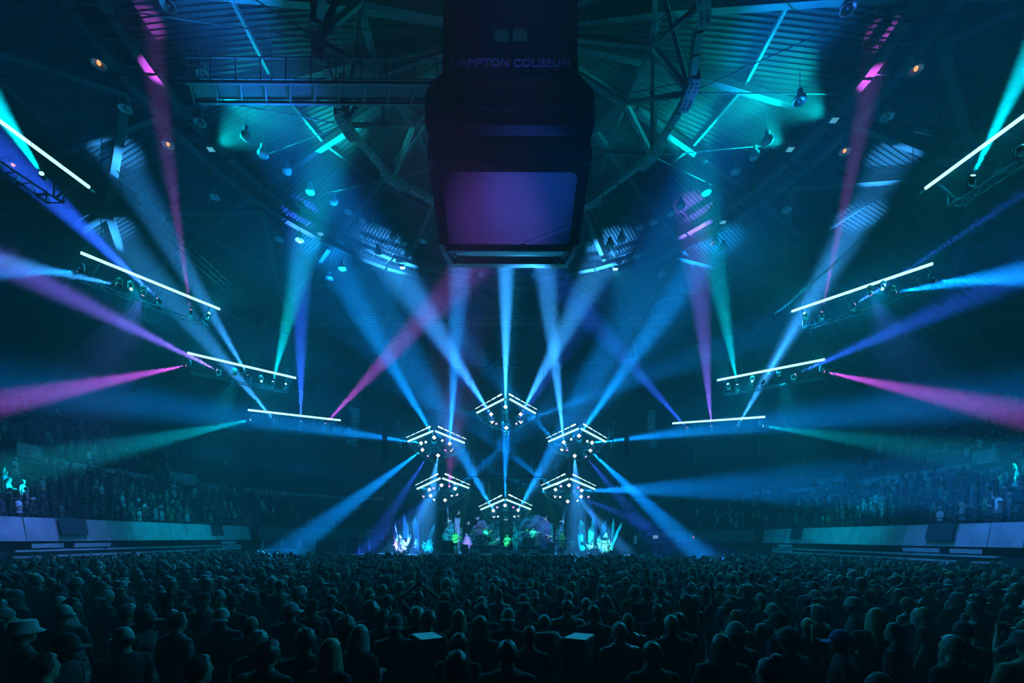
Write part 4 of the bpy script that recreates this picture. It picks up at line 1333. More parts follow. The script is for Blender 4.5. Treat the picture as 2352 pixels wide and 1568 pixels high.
def make_proto(pose, seated=False, sleeve=0.72, voxel=0.0125):
    """Body (one continuous skin from feet to fingertips), shirt and trousers, as meshes to share."""
    key = (pose, seated, sleeve)
    if key in PROTO:
        return PROTO[key]
    mb, bones = body_parts(pose, seated)
    o = mb.build('person')
    md = o.modifiers.new('r', 'REMESH')
    md.mode, md.voxel_size, md.use_smooth_shade = 'VOXEL', voxel, True
    sm = o.modifiers.new('s', 'SMOOTH')
    sm.factor, sm.iterations = 0.5, 2
    bpy.context.view_layer.update()
    me = bpy.data.meshes.new_from_object(o.evaluated_get(bpy.context.evaluated_depsgraph_get()))
    bpy.data.objects.remove(o)
    me.name = 'person'
    me.materials.clear()
    me.materials.append(SKIN[0])
    nv = len(me.vertices)
    co = np.empty(nv * 3)
    me.vertices.foreach_get('co', co)
    co = co.reshape(-1, 3)
    no = np.empty(nv * 3)
    me.vertex_normals.foreach_get('vector', no)
    no = no.reshape(-1, 3)
    nf = len(me.polygons)
    # label every point by its nearest limb
    dt, tt = seg_d(co, np.array((0, 0, 0.9)), np.array((0, 0, 1.40)))
    best = (dt - 0.14)
    kind = np.zeros(nv, int)
    par = np.zeros(nv)
    dh = np.linalg.norm(co - np.array(HC), axis=1) - 0.10
    dn, _ = seg_d(co, np.array((0, 0, 1.50)), np.array((0, 0.02, 1.6)))
    for d, k in ((dh, 3), (dn - 0.055, 3)):
        b = d < best
        best[b], kind[b] = d[b], k
    for nm, a, b_ in bones:
        d, t = seg_d(co, np.array(a), np.array(b_))
        d = d - (0.05 if nm == 'ua' else 0.035 if nm == 'fa' else 0.075)
        b = d < best
        best[b] = d[b]
        kind[b] = {'ua': 1, 'fa': 2, 'leg': 4}[nm]
        par[b] = t[b]
    z = co[:, 2]
    hem = 0.84 if not seated else 0.86
    sv = ((kind == 0) & (z > hem) & (z < 1.50)) | ((kind == 1) & (par < sleeve)) | ((kind == 2) & (sleeve > 1) & (par < 0.62)) | ((kind == 4) & (z > hem + 0.02) & (co[:, 1] < 0.12)) | ((kind == 3) & (z < 1.485))
    if sleeve > 1:
        sv |= (kind == 1)
    tv = ((kind == 4) & (z > 0.09)) | ((kind == 0) & (z < 0.98))

    def shell(mask, off, name, m):
        fs = [tuple(p.vertices) for p in me.polygons if all(mask[i] for i in p.vertices)]
        used = sorted({i for f in fs for i in f})
        ix = {v: k for k, v in enumerate(used)}
        vs = [tuple(co[i] + no[i] * off) for i in used]
        fs2 = [tuple(ix[i] for i in f) for f in fs]
        # turn the open edges in to the skin
        cnt = {}
        for f in fs2:
            for a, b in zip(f, f[1:] + f[:1]):
                cnt[(a, b)] = 1
        rim = [(a, b) for a, b in cnt if (b, a) not in cnt]
        inn = {}
        for a, b in rim:
            for q in (a, b):
                if q not in inn:
                    inn[q] = len(vs)
                    vs.append(tuple(co[used[q]] - no[used[q]] * 0.006))
        for a, b in rim:
            fs2.append((b, a, inn[a], inn[b]))
        return MB().add(vs, fs2).mesh(name, m, True)

    PROTO[key] = (me, shell(sv, 0.013, 'shirt', SHIRT_M), shell(tv, 0.008, 'trousers', TROUSER_M))
    return PROTO[key]


# ---- hair and hats, in the body's own frame
def head_shell(th, mask, noise=0.0, seed=1, nu=28, nv=18, zs=1.0):
    r_ = random.Random(seed)
    vs, fs, keep = [], [], []
    for j in range(nv + 1):
        t = -PI / 2 + PI * j / nv
        for i in range(nu):
            a = 2 * PI * i / nu
            d = Vector((math.cos(t) * math.cos(a), math.cos(t) * math.sin(a), math.sin(t)))
            k = th(d) if callable(th) else th
            k += noise * (r_.random() - 0.5) * 2
            vs.append((HC.x + d.x * (0.080 + k), HC.y + d.y * (0.099 + k), HC.z + d.z * (0.119 + k) * zs))
            keep.append(mask(d))
    for j in range(nv):
        for i in range(nu):
            q = (j * nu + i, j * nu + (i + 1) % nu, (j + 1) * nu + (i + 1) % nu, (j + 1) * nu + i)
            if sum(keep[x] for x in q) >= 3:
                fs.append(q)
    used = sorted({i for f in fs for i in f})
    ix = {v: k for k, v in enumerate(used)}
    return MB().add([vs[i] for i in used], [tuple(ix[i] for i in f) for f in fs])


def hairline(d):
    return not (d.y > 0.28 and d.z < 0.52) and not (d.z < -0.42) and not (d.y > -0.05 and d.z < -0.05)


def curtain(z_end, width, wave, seed, spread=1.0):
    """Long hair: a sheet that falls from the crown behind the ears."""
    r_ = random.Random(seed)
    nu, nz = 22, 14
    vs, fs = [], []
    for j in range(nz + 1):
        t = j / nz
        z = HC.z + 0.05 - (HC.z + 0.05 - z_end) * t
        for i in range(nu + 1):
            a = math.radians(-90 - width + 2 * width * i / nu)
            rx = 0.098 + 0.03 * t * spread + wave * math.sin(i * 1.9 + j * 0.55 + seed)
            ry = 0.118 + 0.035 * min(t * 1.6, 1) + wave * math.sin(i * 1.3 - j * 0.4)
            vs.append((rx * math.cos(a) + wave * 0.5 * (r_.random() - .5), HC.y + ry * math.sin(a) - 0.01 * t, z + 0.012 * math.sin(i * 2.3) * t))
    for j in range(nz):
        for i in range(nu):
            a = j * (nu + 1) + i
            fs.append((a, a + nu + 1, a + nu + 2, a + 1))
    return vs, fs


HAIR_M = mat('hair', (0.02, 0.015, 0.012), 0.55, bump=0.5, bscale=90)
HAT_M = mat('hat cloth', (0.2, 0.2, 0.2), 0.8)
H = {}
H['short'] = head_shell(lambda d: 0.012 + 0.005 * math.sin(d.x * 9 + d.z * 7) * math.sin(d.y * 11 - d.z * 5) + 0.003 * math.sin(30 * math.atan2(d.x, -d.y) + 4 * d.z), hairline, 0.0035, 2).mesh('hair', HAIR_M, True)
H['crop'] = head_shell(0.006, lambda d: hairline(d) and d.z > -0.3, 0.001, 3).mesh('hair', HAIR_M, True)
H['curly'] = head_shell(lambda d: 0.030, hairline, 0.013, 4).mesh('hair', HAIR_M, True)
H['big'] = head_shell(lambda d: 0.05 if d.z > -0.3 else 0.04, lambda d: not (d.y > 0.3 and d.z < 0.5) and d.z > -0.8, 0.014, 5).mesh('hair', HAIR_M, True)
for nm, ze, wv, sd in (('long', 1.27, 0.005, 6), ('wavy', 1.22, 0.011, 7), ('bob', 1.49, 0.004, 8)):
    m_ = head_shell(lambda d: 0.014 + 0.004 * math.sin(26 * d.x) - 0.008 * math.exp(-(d.x / 0.06) ** 2), lambda d: not (d.y > 0.35 and d.z < 0.5) and d.z > -0.15, 0.003, sd)
    m_.add(*curtain(ze, 112, wv, sd, 1.6 if nm != 'bob' else 0.6))
    H[nm] = m_.mesh('hair', HAIR_M, True)
m_ = head_shell(0.012, hairline, 0.002, 9)
m_.tube([HC + Vector((0, -0.10, 0.03)), HC + Vector((0, -0.15, 0.03)), HC + Vector((0, -0.17, -0.06)), HC + Vector((0, -0.165, -0.20)), HC + Vector((0, -0.15, -0.30))], [0.02, 0.034, 0.036, 0.028, 0.008], 10)
H['ponytail'] = m_.mesh('hair', HAIR_M, True)
m_ = head_shell(0.012, hairline, 0.002, 10)
m_.add(*ell(HC + Vector((0, -0.06, 0.135)), (0.048, 0.05, 0.045)))
H['bun'] = m_.mesh('hair', HAIR_M, True)
capd = head_shell(lambda d: 0.015 + 0.012 * max(d.z, 0), lambda d: d.z > 0.12, 0.0, 1)
H['cap'] = capd.mesh('cap', HAT_M, True)


def brim_mesh(f0, f1, ln, droop):
    nu, nr = 14, 4
    vs, fs = [], []
    for s in (0, 1):
        for j in range(nr + 1):
            for i in range(nu + 1):
                a = math.radians(f0 + (f1 - f0) * i / nu)
                e = math.cos((i / nu - 0.5) * PI)
                rr = 1.0 + ln * (j / nr) * max(e, 0.0) ** 0.5
                vs.append((0.094 * rr * math.cos(a), HC.y + 0.113 * rr * math.sin(a), HC.z + 0.022 - droop * (j / nr) ** 1.5 - 0.02 * abs((i / nu - .5) * 2) ** 2 - 0.006 * s))
    k = (nr + 1) * (nu + 1)
    for s in (0, 1):
        for j in range(nr):
            for i in range(nu):
                a = s * k + j * (nu + 1) + i
                fs.append((a, a + 1, a + nu + 2, a + nu + 1) if not s else (a, a + nu + 1, a + nu + 2, a + 1))
    for i in range(nu):
        a = nr * (nu + 1) + i
        fs.append((a, a + 1, a + 1 + k, a + k))
    return MB().add(vs, fs).mesh('brim', HAT_M, True)


H['brim_f'] = brim_mesh(25, 155, 0.78, 0.02)
H['brim_b'] = brim_mesh(205, 335, 0.70, 0.035)
m_ = head_shell(lambda d: 0.016 + 0.03 * max(d.z, 0), lambda d: d.z > 0.05, 0.002, 1, zs=1.06)
H['beanie'] = m_.mesh('beanie', HAT_M, True)
m_ = MB().lathe([(0.094, 0.0), (0.108, 0.0), (0.108, 0.06), (0.094, 0.06)], 24, (0, HC.y, HC.z + 0.0))
for i, v in enumerate(m_.v):
    m_.v[i] = (v[0], HC.y + (v[1] - HC.y) * 1.16, v[2])
m_.f = m_.f[:-2]
H['cuff'] = m_.mesh('cuff', HAT_M, True)


def round_hat(name, prof, sq=1.16):
    m = MB().lathe(prof, 26, (0, HC.y, HC.z))
    m.v = [(x, HC.y + (y - HC.y) * sq, z) for x, y, z in m.v]
    return m.mesh(name, HAT_M, True)


H['bucket'] = round_hat('bucket_hat', [(0.145, 0.005), (0.148, 0.012), (0.105, 0.055), (0.098, 0.12), (0.085, 0.145), (0.01, 0.15)])
H['sunhat'] = round_hat('brimmed_hat', [(0.19, 0.055), (0.195, 0.06), (0.12, 0.045), (0.098, 0.06), (0.092, 0.15), (0.07, 0.165), (0.01, 0.155)])
m_ = MB()
vs_, fs_ = ell(HC + Vector((0, -0.02, 0.09)), (0.155, 0.16, 0.15), 26, 18)
m_.add(vs_, fs_)
H['wrap'] = m_.mesh('head_wrap', HAT_M, True)
m_ = head_shell(0.03, lambda d: not (d.y > 0.2 and d.z < 0.4) and d.z > -0.9, 0.004, 12)
m_.tube([HC + Vector((0.12 * math.cos(a), -0.03 + 0.11 * math.sin(a), -0.16 - 0.02 * math.sin(a))) for a in [2 * PI * k / 14 for k in range(15)]], 0.045, 8)
H['hood'] = m_.mesh('hood', HAT_M, True)
hood_down = MB().tube([HC + Vector((0.13 * math.cos(a), -0.05 + 0.10 * math.sin(a), -0.155 - 0.03 * math.sin(a))) for a in [2 * PI * k / 16 for k in range(17)]], 0.05, 10)
H['hood_down'] = hood_down.mesh('hood', HAT_M, True)

TONE = {'black': (0.012, 0.012, 0.014), 'charcoal': (0.045, 0.045, 0.05), 'navy': (0.015, 0.02, 0.06), 'grey': (0.17, 0.17, 0.18), 'pale': (0.5, 0.5, 0.5), 'white': (0.72, 0.72, 0.72),
        'green': (0.03, 0.2, 0.05), 'maroon': (0.12, 0.015, 0.02), 'teal': (0.04, 0.2, 0.22), 'tan': (0.3, 0.24, 0.16), 'red': (0.4, 0.03, 0.03), 'blue': (0.05, 0.12, 0.4)}
HTONE = {'dark': (0.014, 0.011, 0.009), 'brown': (0.06, 0.035, 0.02), 'blond': (0.42, 0.33, 0.2), 'grey': (0.4, 0.4, 0.4), 'reddish': (0.12, 0.04, 0.015)}


def cloth(tone):
    if tone in ('plaid', 'patterned', 'sequined', 'striped'):
        nm = 'cloth ' + tone
        if nm in MATS:
            return MATS[nm]
        m = mat(nm, (0.1, 0.1, 0.1), 0.8)
        nt = m.node_tree
        b = nt.nodes['Principled BSDF']
        tc = nt.nodes.new('ShaderNodeTexCoord')
        rp = nt.nodes.new('ShaderNodeValToRGB')
        if tone in ('plaid', 'striped'):
            w1 = nt.nodes.new('ShaderNodeTexWave')
            w1.inputs['Scale'].default_value = 9
            w1.bands_direction = 'X'
            w2 = nt.nodes.new('ShaderNodeTexWave')
            w2.inputs['Scale'].default_value = 9
            w2.bands_direction = 'Z'
            mx = nt.nodes.new('ShaderNodeMath')
            mx.operation = 'MULTIPLY' if tone == 'plaid' else 'MAXIMUM'
            nt.links.new(tc.outputs['Object'], w1.inputs['Vector'])
            nt.links.new(tc.outputs['Object'], w2.inputs['Vector'])
            nt.links.new(w1.outputs['Fac'], mx.inputs[0])
            nt.links.new(w2.outputs['Fac'], mx.inputs[1])
            nt.links.new(mx.outputs[0], rp.inputs['Fac'])
            rp.color_ramp.elements[0].color, rp.color_ramp.elements[1].color = (0.03, 0.03, 0.05, 1), (0.4, 0.4, 0.42, 1)
        else:
            v = nt.nodes.new('ShaderNodeTexVoronoi')
            v.inputs['Scale'].default_value = 26 if tone == 'patterned' else 60
            nt.links.new(tc.outputs['Object'], v.inputs['Vector'])
            nt.links.new(v.outputs['Distance'], rp.inputs['Fac'])
            rp.color_ramp.elements[0].position, rp.color_ramp.elements[1].position = (0.25, 0.45) if tone == 'patterned' else (0.12, 0.2)
            rp.color_ramp.elements[0].color, rp.color_ramp.elements[1].color = ((0.4, 0.4, 0.4, 1), (0.02, 0.025, 0.03, 1))
            if tone == 'sequined':
                b.inputs['Roughness'].default_value = 0.25
        nt.links.new(rp.outputs['Color'], b.inputs['Base Color'])
        return m
    return mat('cloth ' + tone, TONE[tone], 0.85, noise=0.12, scale=14)


def person(loc, rz, pose, hair, htone, hat, hattone, shirt, skin=0, h=1.0, wide=1.0, seated=False, sleeve=0.72, trousers=None, label=None, group=None):
    me, sh, tr = make_proto(pose, seated, sleeve)
    p = put('person', me, None, loc, (0, 0, rz), SKIN[skin], (h * wide, h * wide, h))
    tag(p, label, 'person', group)
    put('shirt', sh, p, m=cloth(shirt))
    put('trousers', tr, p, m=cloth(trousers) if trousers else None)
    if hair and not (hat in ('wrap', 'hood')):
        put('hair', H[hair], p, m=mat('hair ' + htone, HTONE[htone], 0.45, noise=0.3, scale=40, bump=0.6, bscale=110))
    if hat:
        hm_ = cloth(hattone)
        if hat in ('cap_f', 'cap_b'):
            c = put('cap', H['cap'], p, m=hm_)
            put('brim', H['brim_' + hat[-1]], c, m=hm_)
        elif hat == 'beanie':
            c = put('beanie', H['beanie'], p, m=hm_)
            put('cuff', H['cuff'], c, m=hm_)
        elif hat == 'wrap':
            put('head_wrap', H['wrap'], p, m=hm_)
        elif hat == 'hood_down':
            put('hood', H['hood_down'], p, m=hm_)
        else:
            put({'bucket': 'bucket_hat', 'sunhat': 'brimmed_hat', 'hood': 'hood'}[hat], H[hat], p, m=hm_)
    return p

# ================================================================== the stage
SZ = 1.45                          # stage height
M_STAGE = mat('black stage deck', (0.02, 0.02, 0.024), 0.45, noise=0.3, scale=2)
M_SKIRT = mat('stage skirt cloth', (0.008, 0.008, 0.01), 0.9)
M_EDGE = mat('pale stage edge', (0.6, 0.65, 0.65), 0.5)
M_DRAPE = mat('black drape', (0.004, 0.004, 0.005), 1.0, spec=0.0)
stage = empty('stage', (0, 33, 0), 'low black stage across the far end of the hall', 'stage')
for k in range(9):                                         # deck modules
    x0 = -13.5 + 3.0 * k
    MB().box((x0 + 1.5, 7.5, SZ - 0.1), (2.98, 15, 0.2)).build('deck_panel', M_STAGE, stage)
    MB().box((x0 + 1.5, 0.1, (SZ - 0.2) / 2), (2.96, 0.06, SZ - 0.22)).build('skirt_panel', M_SKIRT, stage)
for a, b in ((930, 956), (959, 970), (983, 994), (1001, 1010), (1052, 1076), (1098, 1107), (1113, 1128), (1189, 1196), (1200, 1210), (1240, 1262), (1338, 1360), (1396, 1434), (1440, 1452), (1462, 1475)):
    p, q = P(a, 1273, 32.95), P(b, 1273, 32.95)
    MB().box(((p.x + q.x) / 2, -0.05, SZ - 0.05), (q.x - p.x, 0.06, 0.11)).build('edge_strip', M_EDGE, stage)
# black drape wall behind the stage, in hanging folds
dr = empty('stage_drape', (0, 48.4, 0), 'tall black drape hung behind the stage', 'drape')
for k in range(12):
    vs, fs = [], []
    x0 = -13 + k * 26 / 12
    n = 20
    for j in (0, 1):
        for i in range(n + 1):
            x = x0 + (26 / 12 - 0.02) * i / n
            vs.append((x, 0.03 * math.sin(i * 1.7 + k), 0.0 + 9.0 * j))
    for i in range(n):
        fs.append((i, i + 1, n + 2 + i, n + 1 + i))
    MB().add(vs, fs).build('drape_panel', M_DRAPE, dr)
MB().tube([(-13, 0, 9.0), (13, 0, 9.0)], 0.05, 8).build('drape_pipe', M_STEEL_D, dr)
for k in range(5):
    x = -12.9 + 6.45 * k
    MB().tube([(x, 0.15, 0), (x, 0.15, 9.0)], 0.04, 6).build('drape_upright', M_STEEL_D, dr)


def rock_mat(name, a, b, scale=1.6):
    m = mat(name, a, 0.75)
    nt = m.node_tree
    if len(nt.nodes) > 2:
        return m
    bs = nt.nodes['Principled BSDF']
    tc = nt.nodes.new('ShaderNodeTexCoord')
    n = nt.nodes.new('ShaderNodeTexNoise')
    n.inputs['Scale'].default_value, n.inputs['Detail'].default_value, n.inputs['Distortion'].default_value = scale, 8, 1.4
    r = nt.nodes.new('ShaderNodeValToRGB')
    r.color_ramp.elements[0].position, r.color_ramp.elements[1].position = 0.42, 0.58
    r.color_ramp.elements[0].color, r.color_ramp.elements[1].color = (*a, 1), (*b, 1)
    bp = nt.nodes.new('ShaderNodeBump')
    bp.inputs['Strength'].default_value, bp.inputs['Distance'].default_value = 0.8, 0.2
    nt.links.new(tc.outputs['Object'], n.inputs['Vector'])
    nt.links.new(n.outputs['Fac'], r.inputs['Fac'])
    nt.links.new(r.outputs['Color'], bs.inputs['Base Color'])
    nt.links.new(n.outputs['Fac'], bp.inputs['Height'])
    nt.links.new(bp.outputs['Normal'], bs.inputs['Normal'])
    return m


M_LEAFY = rock_mat('painted foliage', (0.02, 0.05, 0.05), (0.35, 0.6, 0.6), 3.0)
M_ROCK = rock_mat('painted rock', (0.05, 0.06, 0.09), (0.45, 0.5, 0.6), 1.1)
M_BARK = rock_mat('painted bark', (0.03, 0.07, 0.07), (0.35, 0.55, 0.55), 2.2)
M_STONE = rock_mat('pale stone', (0.3, 0.36, 0.36), (0.55, 0.62, 0.62), 2.0)


def ground(px, py, Y):
    """Pixel to a point on the stage deck's depth plane, kept on the deck."""
    q = P(px, py, Y)
    return q


def flat(name, pts, Y, m, label, thick=0.4, lumps=0.12, seed=1, cat='scenery', group='painted scenery flats'):
    """A carved scenery flat: an outline with thickness and a lumpy face, standing on the deck."""
    r_ = random.Random(seed)
    ps = [P(x, y, Y) for x, y in pts]
    cx_ = sum(p.x for p in ps) / len(ps)
    t = empty(name, (cx_, Y, SZ), label, cat, group)
    poly = [(p.x - cx_, max(p.z - SZ, 0.0)) for p in ps]
    MB().prism(poly, thick, (0, thick / 2, 0), (1, 0, 0), (0, 0, 1)).build('carved_face', m, t)
    xs, zs = [q[0] for q in poly], [q[1] for q in poly]
    for k in range(9):                                     # proud lumps of carved rock on its face
        x, z = r_.uniform(min(xs) * .8, max(xs) * .8), r_.uniform(0.15, max(zs) * 0.75)
        inside = False
        for (x0, z0), (x1, z1) in zip(poly, poly[1:] + poly[:1]):
            if (z0 > z) != (z1 > z) and x < (x1 - x0) * (z - z0) / (z1 - z0) + x0:
                inside = not inside
        if inside:
            v, f = ell((x, -0.02, z), (r_.uniform(.12, .3), lumps, r_.uniform(.12, .34)), 8, 6)
            v = [(a + r_.uniform(-.02, .02), b, c + r_.uniform(-.02, .02)) for a, b, c in v]
            MB().add(v, f).build('carved_lump', m, t)
    MB().bar((0, thick + 0.1, 0.0), (0, thick + 0.05, max(zs) * 0.7), 0.08).build('rear_brace', M_STEEL_D, t)
    return t


flat('scenery_flat', [(1018, 1262), (1016, 1225), (1024, 1214), (1030, 1202), (1040, 1201), (1049, 1210), (1062, 1212), (1064, 1262)], 43, M_LEAFY, 'teal painted foliage flat behind the standing bassist', seed=2)
flat('scenery_flat', [(1082, 1262), (1080, 1222), (1088, 1207), (1095, 1206), (1099, 1196), (1112, 1194), (1118, 1204), (1128, 1206), (1131, 1262)], 43.5, M_ROCK, 'blue painted ruin flat behind the drummer', seed=3)
flat('scenery_flat', [(1126, 1262), (1125, 1206), (1130, 1199), (1134, 1204), (1140, 1198), (1147, 1203), (1149, 1262)], 42.5, M_BARK, 'teal bark trunk flat just left of the seated guitarist', seed=4)
flat('scenery_flat', [(1177, 1262), (1178, 1203), (1181, 1198), (1186, 1201), (1195, 1203), (1200, 1262)], 42.5, M_BARK, 'teal bark trunk flat just right of the seated guitarist', seed=5)
flat('scenery_flat', [(1192, 1262), (1194, 1204), (1202, 1192), (1208, 1186), (1222, 1181), (1238, 1182), (1251, 1190), (1262, 1198), (1268, 1210), (1268, 1262)], 44, M_ROCK, 'large blue arched rock flat behind the percussionist', seed=6)
flat('scenery_flat', [(1276, 1262), (1276, 1218), (1281, 1207), (1289, 1203), (1295, 1212), (1297, 1262)], 43, M_ROCK, 'narrow blue rock flat behind the keyboard player', seed=7)
# rounded boulder left of the drums
bp_ = P(1073, 1262, 41)
v, f = ell((0, 0, 0.72), (0.46, 0.42, 0.78), 22, 16)
r_ = random.Random(5)
ph = [(r_.uniform(2, 9), r_.uniform(2, 9), r_.uniform(0, 6)) for _ in range(5)]
v = [tuple(Vector(q) * (1 + 0.05 * sum(math.sin(a * q[0] + b * q[2] + c) for a, b, c in ph))) for q in v]
MB().add([(x, y, max(z, 0)) for x, y, z in v], f).build('boulder', M_STONE, None, loc=(bp_.x, 41, SZ), label='rounded violet lit boulder between the bassist and the drums', cat='scenery')
# two columns
for px0, px1, pt, lean, Y, label in ((1045, 1056, 1189, 0.0, 41.5, 'tall pale square column with a capital behind the bassist'), (1266, 1273, 1202, -0.12, 41, 'leaning broken teal column beside the keyboard player')):
    a, b, tp = P(px0, 1262, Y), P(px1, 1262, Y), P(px0, pt, Y)
    wd, hh = b.x - a.x, tp.z - SZ
    t = empty('stone_pillar', ((a.x + b.x) / 2, Y, SZ), label, 'column', 'scenery columns')
    if lean == 0:
        MB().box((0, 0, hh * 0.42), (wd * .86, wd * .86, hh * 0.84)).build('shaft', M_STONE, t)
        MB().box((0, 0, hh * 0.92), (wd * 1.12, wd * 1.12, hh * 0.16)).build('capital', M_STONE, t)
        MB().box((0, 0, 0.06), (wd * 1.2, wd * 1.2, 0.12)).build('plinth', M_STONE, t)
    else:
        MB().tube([(0, 0, 0), (lean * .5, 0, hh * .42)], [wd * .5, wd * .48], 14).build('shaft', M_STONE, t)
        MB().tube([(lean * .5 + .02, 0, hh * .425), (lean, 0, hh * .98)], [wd * .48, wd * .44], 14).build('broken_shaft', M_STONE, t)
        MB().tube([(lean, 0, hh * .98), (lean * 1.02, 0, hh)], [wd * .55, wd * .55], 14).build('capital', M_STONE, t)
# starburst lights
M_STAR = glow('white star points', (0.75, 0.95, 1.0), 1.1)
M_STAR_D = mat('white star spikes', (0.8, 0.85, 0.85), 0.35)
sr = random.Random(3)
for px, py, Y, sz, label in ((1030, 1196, 41, .42, 'starburst ornament with white spikes above the left foliage flat'), (1055, 1178, 42, .3, 'starburst ornament hung above the tall column'), (1076, 1201, 42, .24, 'small starburst ornament above the boulder'),
                             (1097, 1192, 42, .34, 'starburst ornament above the blue ruin flat'), (1192, 1192, 42, .32, 'starburst ornament above the right bark trunk'), (1253, 1190, 43, .34, 'starburst ornament at the top of the arched rock'),
                             (1291, 1196, 42, .34, 'starburst ornament above the keyboard player'), (1144, 1238, 40, .3, 'starburst ornament beside the seated guitarist'), (1262, 1231, 40, .34, 'bright starburst ornament low beside the leaning column')):
    t = empty('starburst_ornament', P(px, py, Y), label, 'ornament', 'starburst ornaments')
    for k in range(12):
        d = Vector((sr.gauss(0, 1), sr.gauss(0, .5), sr.gauss(0, 1))).normalized()
        L = sz * sr.uniform(.6, 1.1)
        MB().tube([d * 0.02, d * L], [0.022, 0.004], 5).build('spike', M_STAR if k % 3 == 0 else M_STAR_D, t)
    v, f = ell((0, 0, 0), (.05, .05, .05), 8, 6)
    MB().add(v, f).build('core', M_STAR_D, t)
    if py < 1220:
        MB().tube([(0, 0, 0), (0, 0, 4.5)], 0.006, 4).build('hanging_wire', M_STEEL_D, t)
    else:
        MB().tube([(0, 0, 0), (0, 0, SZ - P(px, py, Y).z)], 0.015, 5).build('stand', M_STEEL_D, t)

# ---- crystals
M_CRY = [mat('blue resin crystal', (0.12, 0.3, 0.55), 0.2), mat('teal resin crystal', (0.12, 0.5, 0.55), 0.2), mat('violet resin crystal', (0.42, 0.3, 0.65), 0.25), mat('white resin crystal', (0.75, 0.8, 0.85), 0.25)]


def crystal(base, tip, wid, m, label, Y, sides=5, sh=0.74, seed=1, cat='crystal', group='stage crystals'):
    """A leaning prism with an off-centre point: shaft facets and tip facets."""
    r_ = random.Random(seed)
    b, t = P(*base, Y), P(*tip, Y)
    b.z = max(SZ, b.z)
    w_ = wid / F * Y / 2
    d = t - b
    ax = d.normalized()
    s = ax.cross(Vector((0, 1, 0))).normalized()
    u = s.cross(ax)
    e = empty('crystal', b, label, cat, group)
    ang = [2 * PI * (k + r_.uniform(-.18, .18)) / sides + 0.4 for k in range(sides)]
    r0 = [b - b + s * math.cos(a) * w_ * 0.86 + u * math.sin(a) * w_ * 0.86 for a in ang]
    r1 = [d * (sh + r_.uniform(-.07, .07)) + s * math.cos(a) * w_ + u * math.sin(a) * w_ for a in ang]
    MB().add(r0 + r1, [(k, (k + 1) % sides, sides + (k + 1) % sides, sides + k) for k in range(sides)] + [tuple(range(sides - 1, -1, -1))]).build('shaft', m, e)
    MB().add(r1 + [d], [(k, (k + 1) % sides, sides) for k in range(sides)]).build('point', m, e)
    return e


CR = [((911, 1256), (907, 1205), 12, 2, 'violet pointed crystal at the far left of the left cluster', 36.5, 5), ((934, 1262), (928, 1177), 21, 0, 'tallest blue crystal with a sharp peak in the left cluster', 38, 4),
      ((957, 1262), (953, 1187), 14, 0, 'pale blue crystal behind the left cluster, third from the left', 39, 5), ((977, 1262), (999, 1202), 10, 1, 'flat teal crystal leaning right at the edge of the left cluster', 38, 4),
      ((938, 1268), (937, 1228), 9, 1, 'short teal crystal stub in the middle of the left cluster', 36, 4), ((921, 1266), (917, 1226), 10, 3, 'white crystal in the bright heart of the left cluster', 35.6, 5),
      ((927, 1266), (944, 1225), 8, 3, 'white crystal leaning right in the left cluster', 35.6, 5), ((914, 1266), (908, 1236), 9, 3, 'short white crystal leaning left in the left cluster', 35.3, 5),
      ((1342, 1262), (1333, 1192), 16, 1, 'tall bright teal crystal leaning left in the right cluster', 38.5, 4), ((1338, 1266), (1333, 1217), 17, 0, 'broad blue crystal in front at the left of the right cluster', 36.5, 5),
      ((1356, 1262), (1358, 1208), 14, 1, 'glowing teal crystal with a pink tip in the right cluster', 36.3, 6), ((1372, 1262), (1361, 1186), 11, 1, 'tall narrow teal crystal leaning left in the right cluster', 38.5, 4),
      ((1376, 1250), (1393, 1191), 12, 0, 'blue crystal leaning right behind the bright rocks', 38.5, 4), ((1406, 1250), (1409, 1187), 7, 1, 'thin upright teal crystal of the right cluster', 38, 4),
      ((1404, 1256), (1429, 1197), 7, 1, 'needle thin crystal at the far right of the right cluster', 37, 4), ((1377, 1264), (1376, 1230), 12, 1, 'short teal crystal among the bright rocks', 36, 5), ((1391, 1264), (1393, 1222), 14, 1, 'stout teal crystal with a rounded head among the bright rocks', 36.4, 6)]
for n, (b, t, wd, mi, label, Y, sd) in enumerate(CR):
    crystal(b, t, wd, M_CRY[mi], label, Y, sd, 0.55 if n in (0, 1) else 0.78, n)


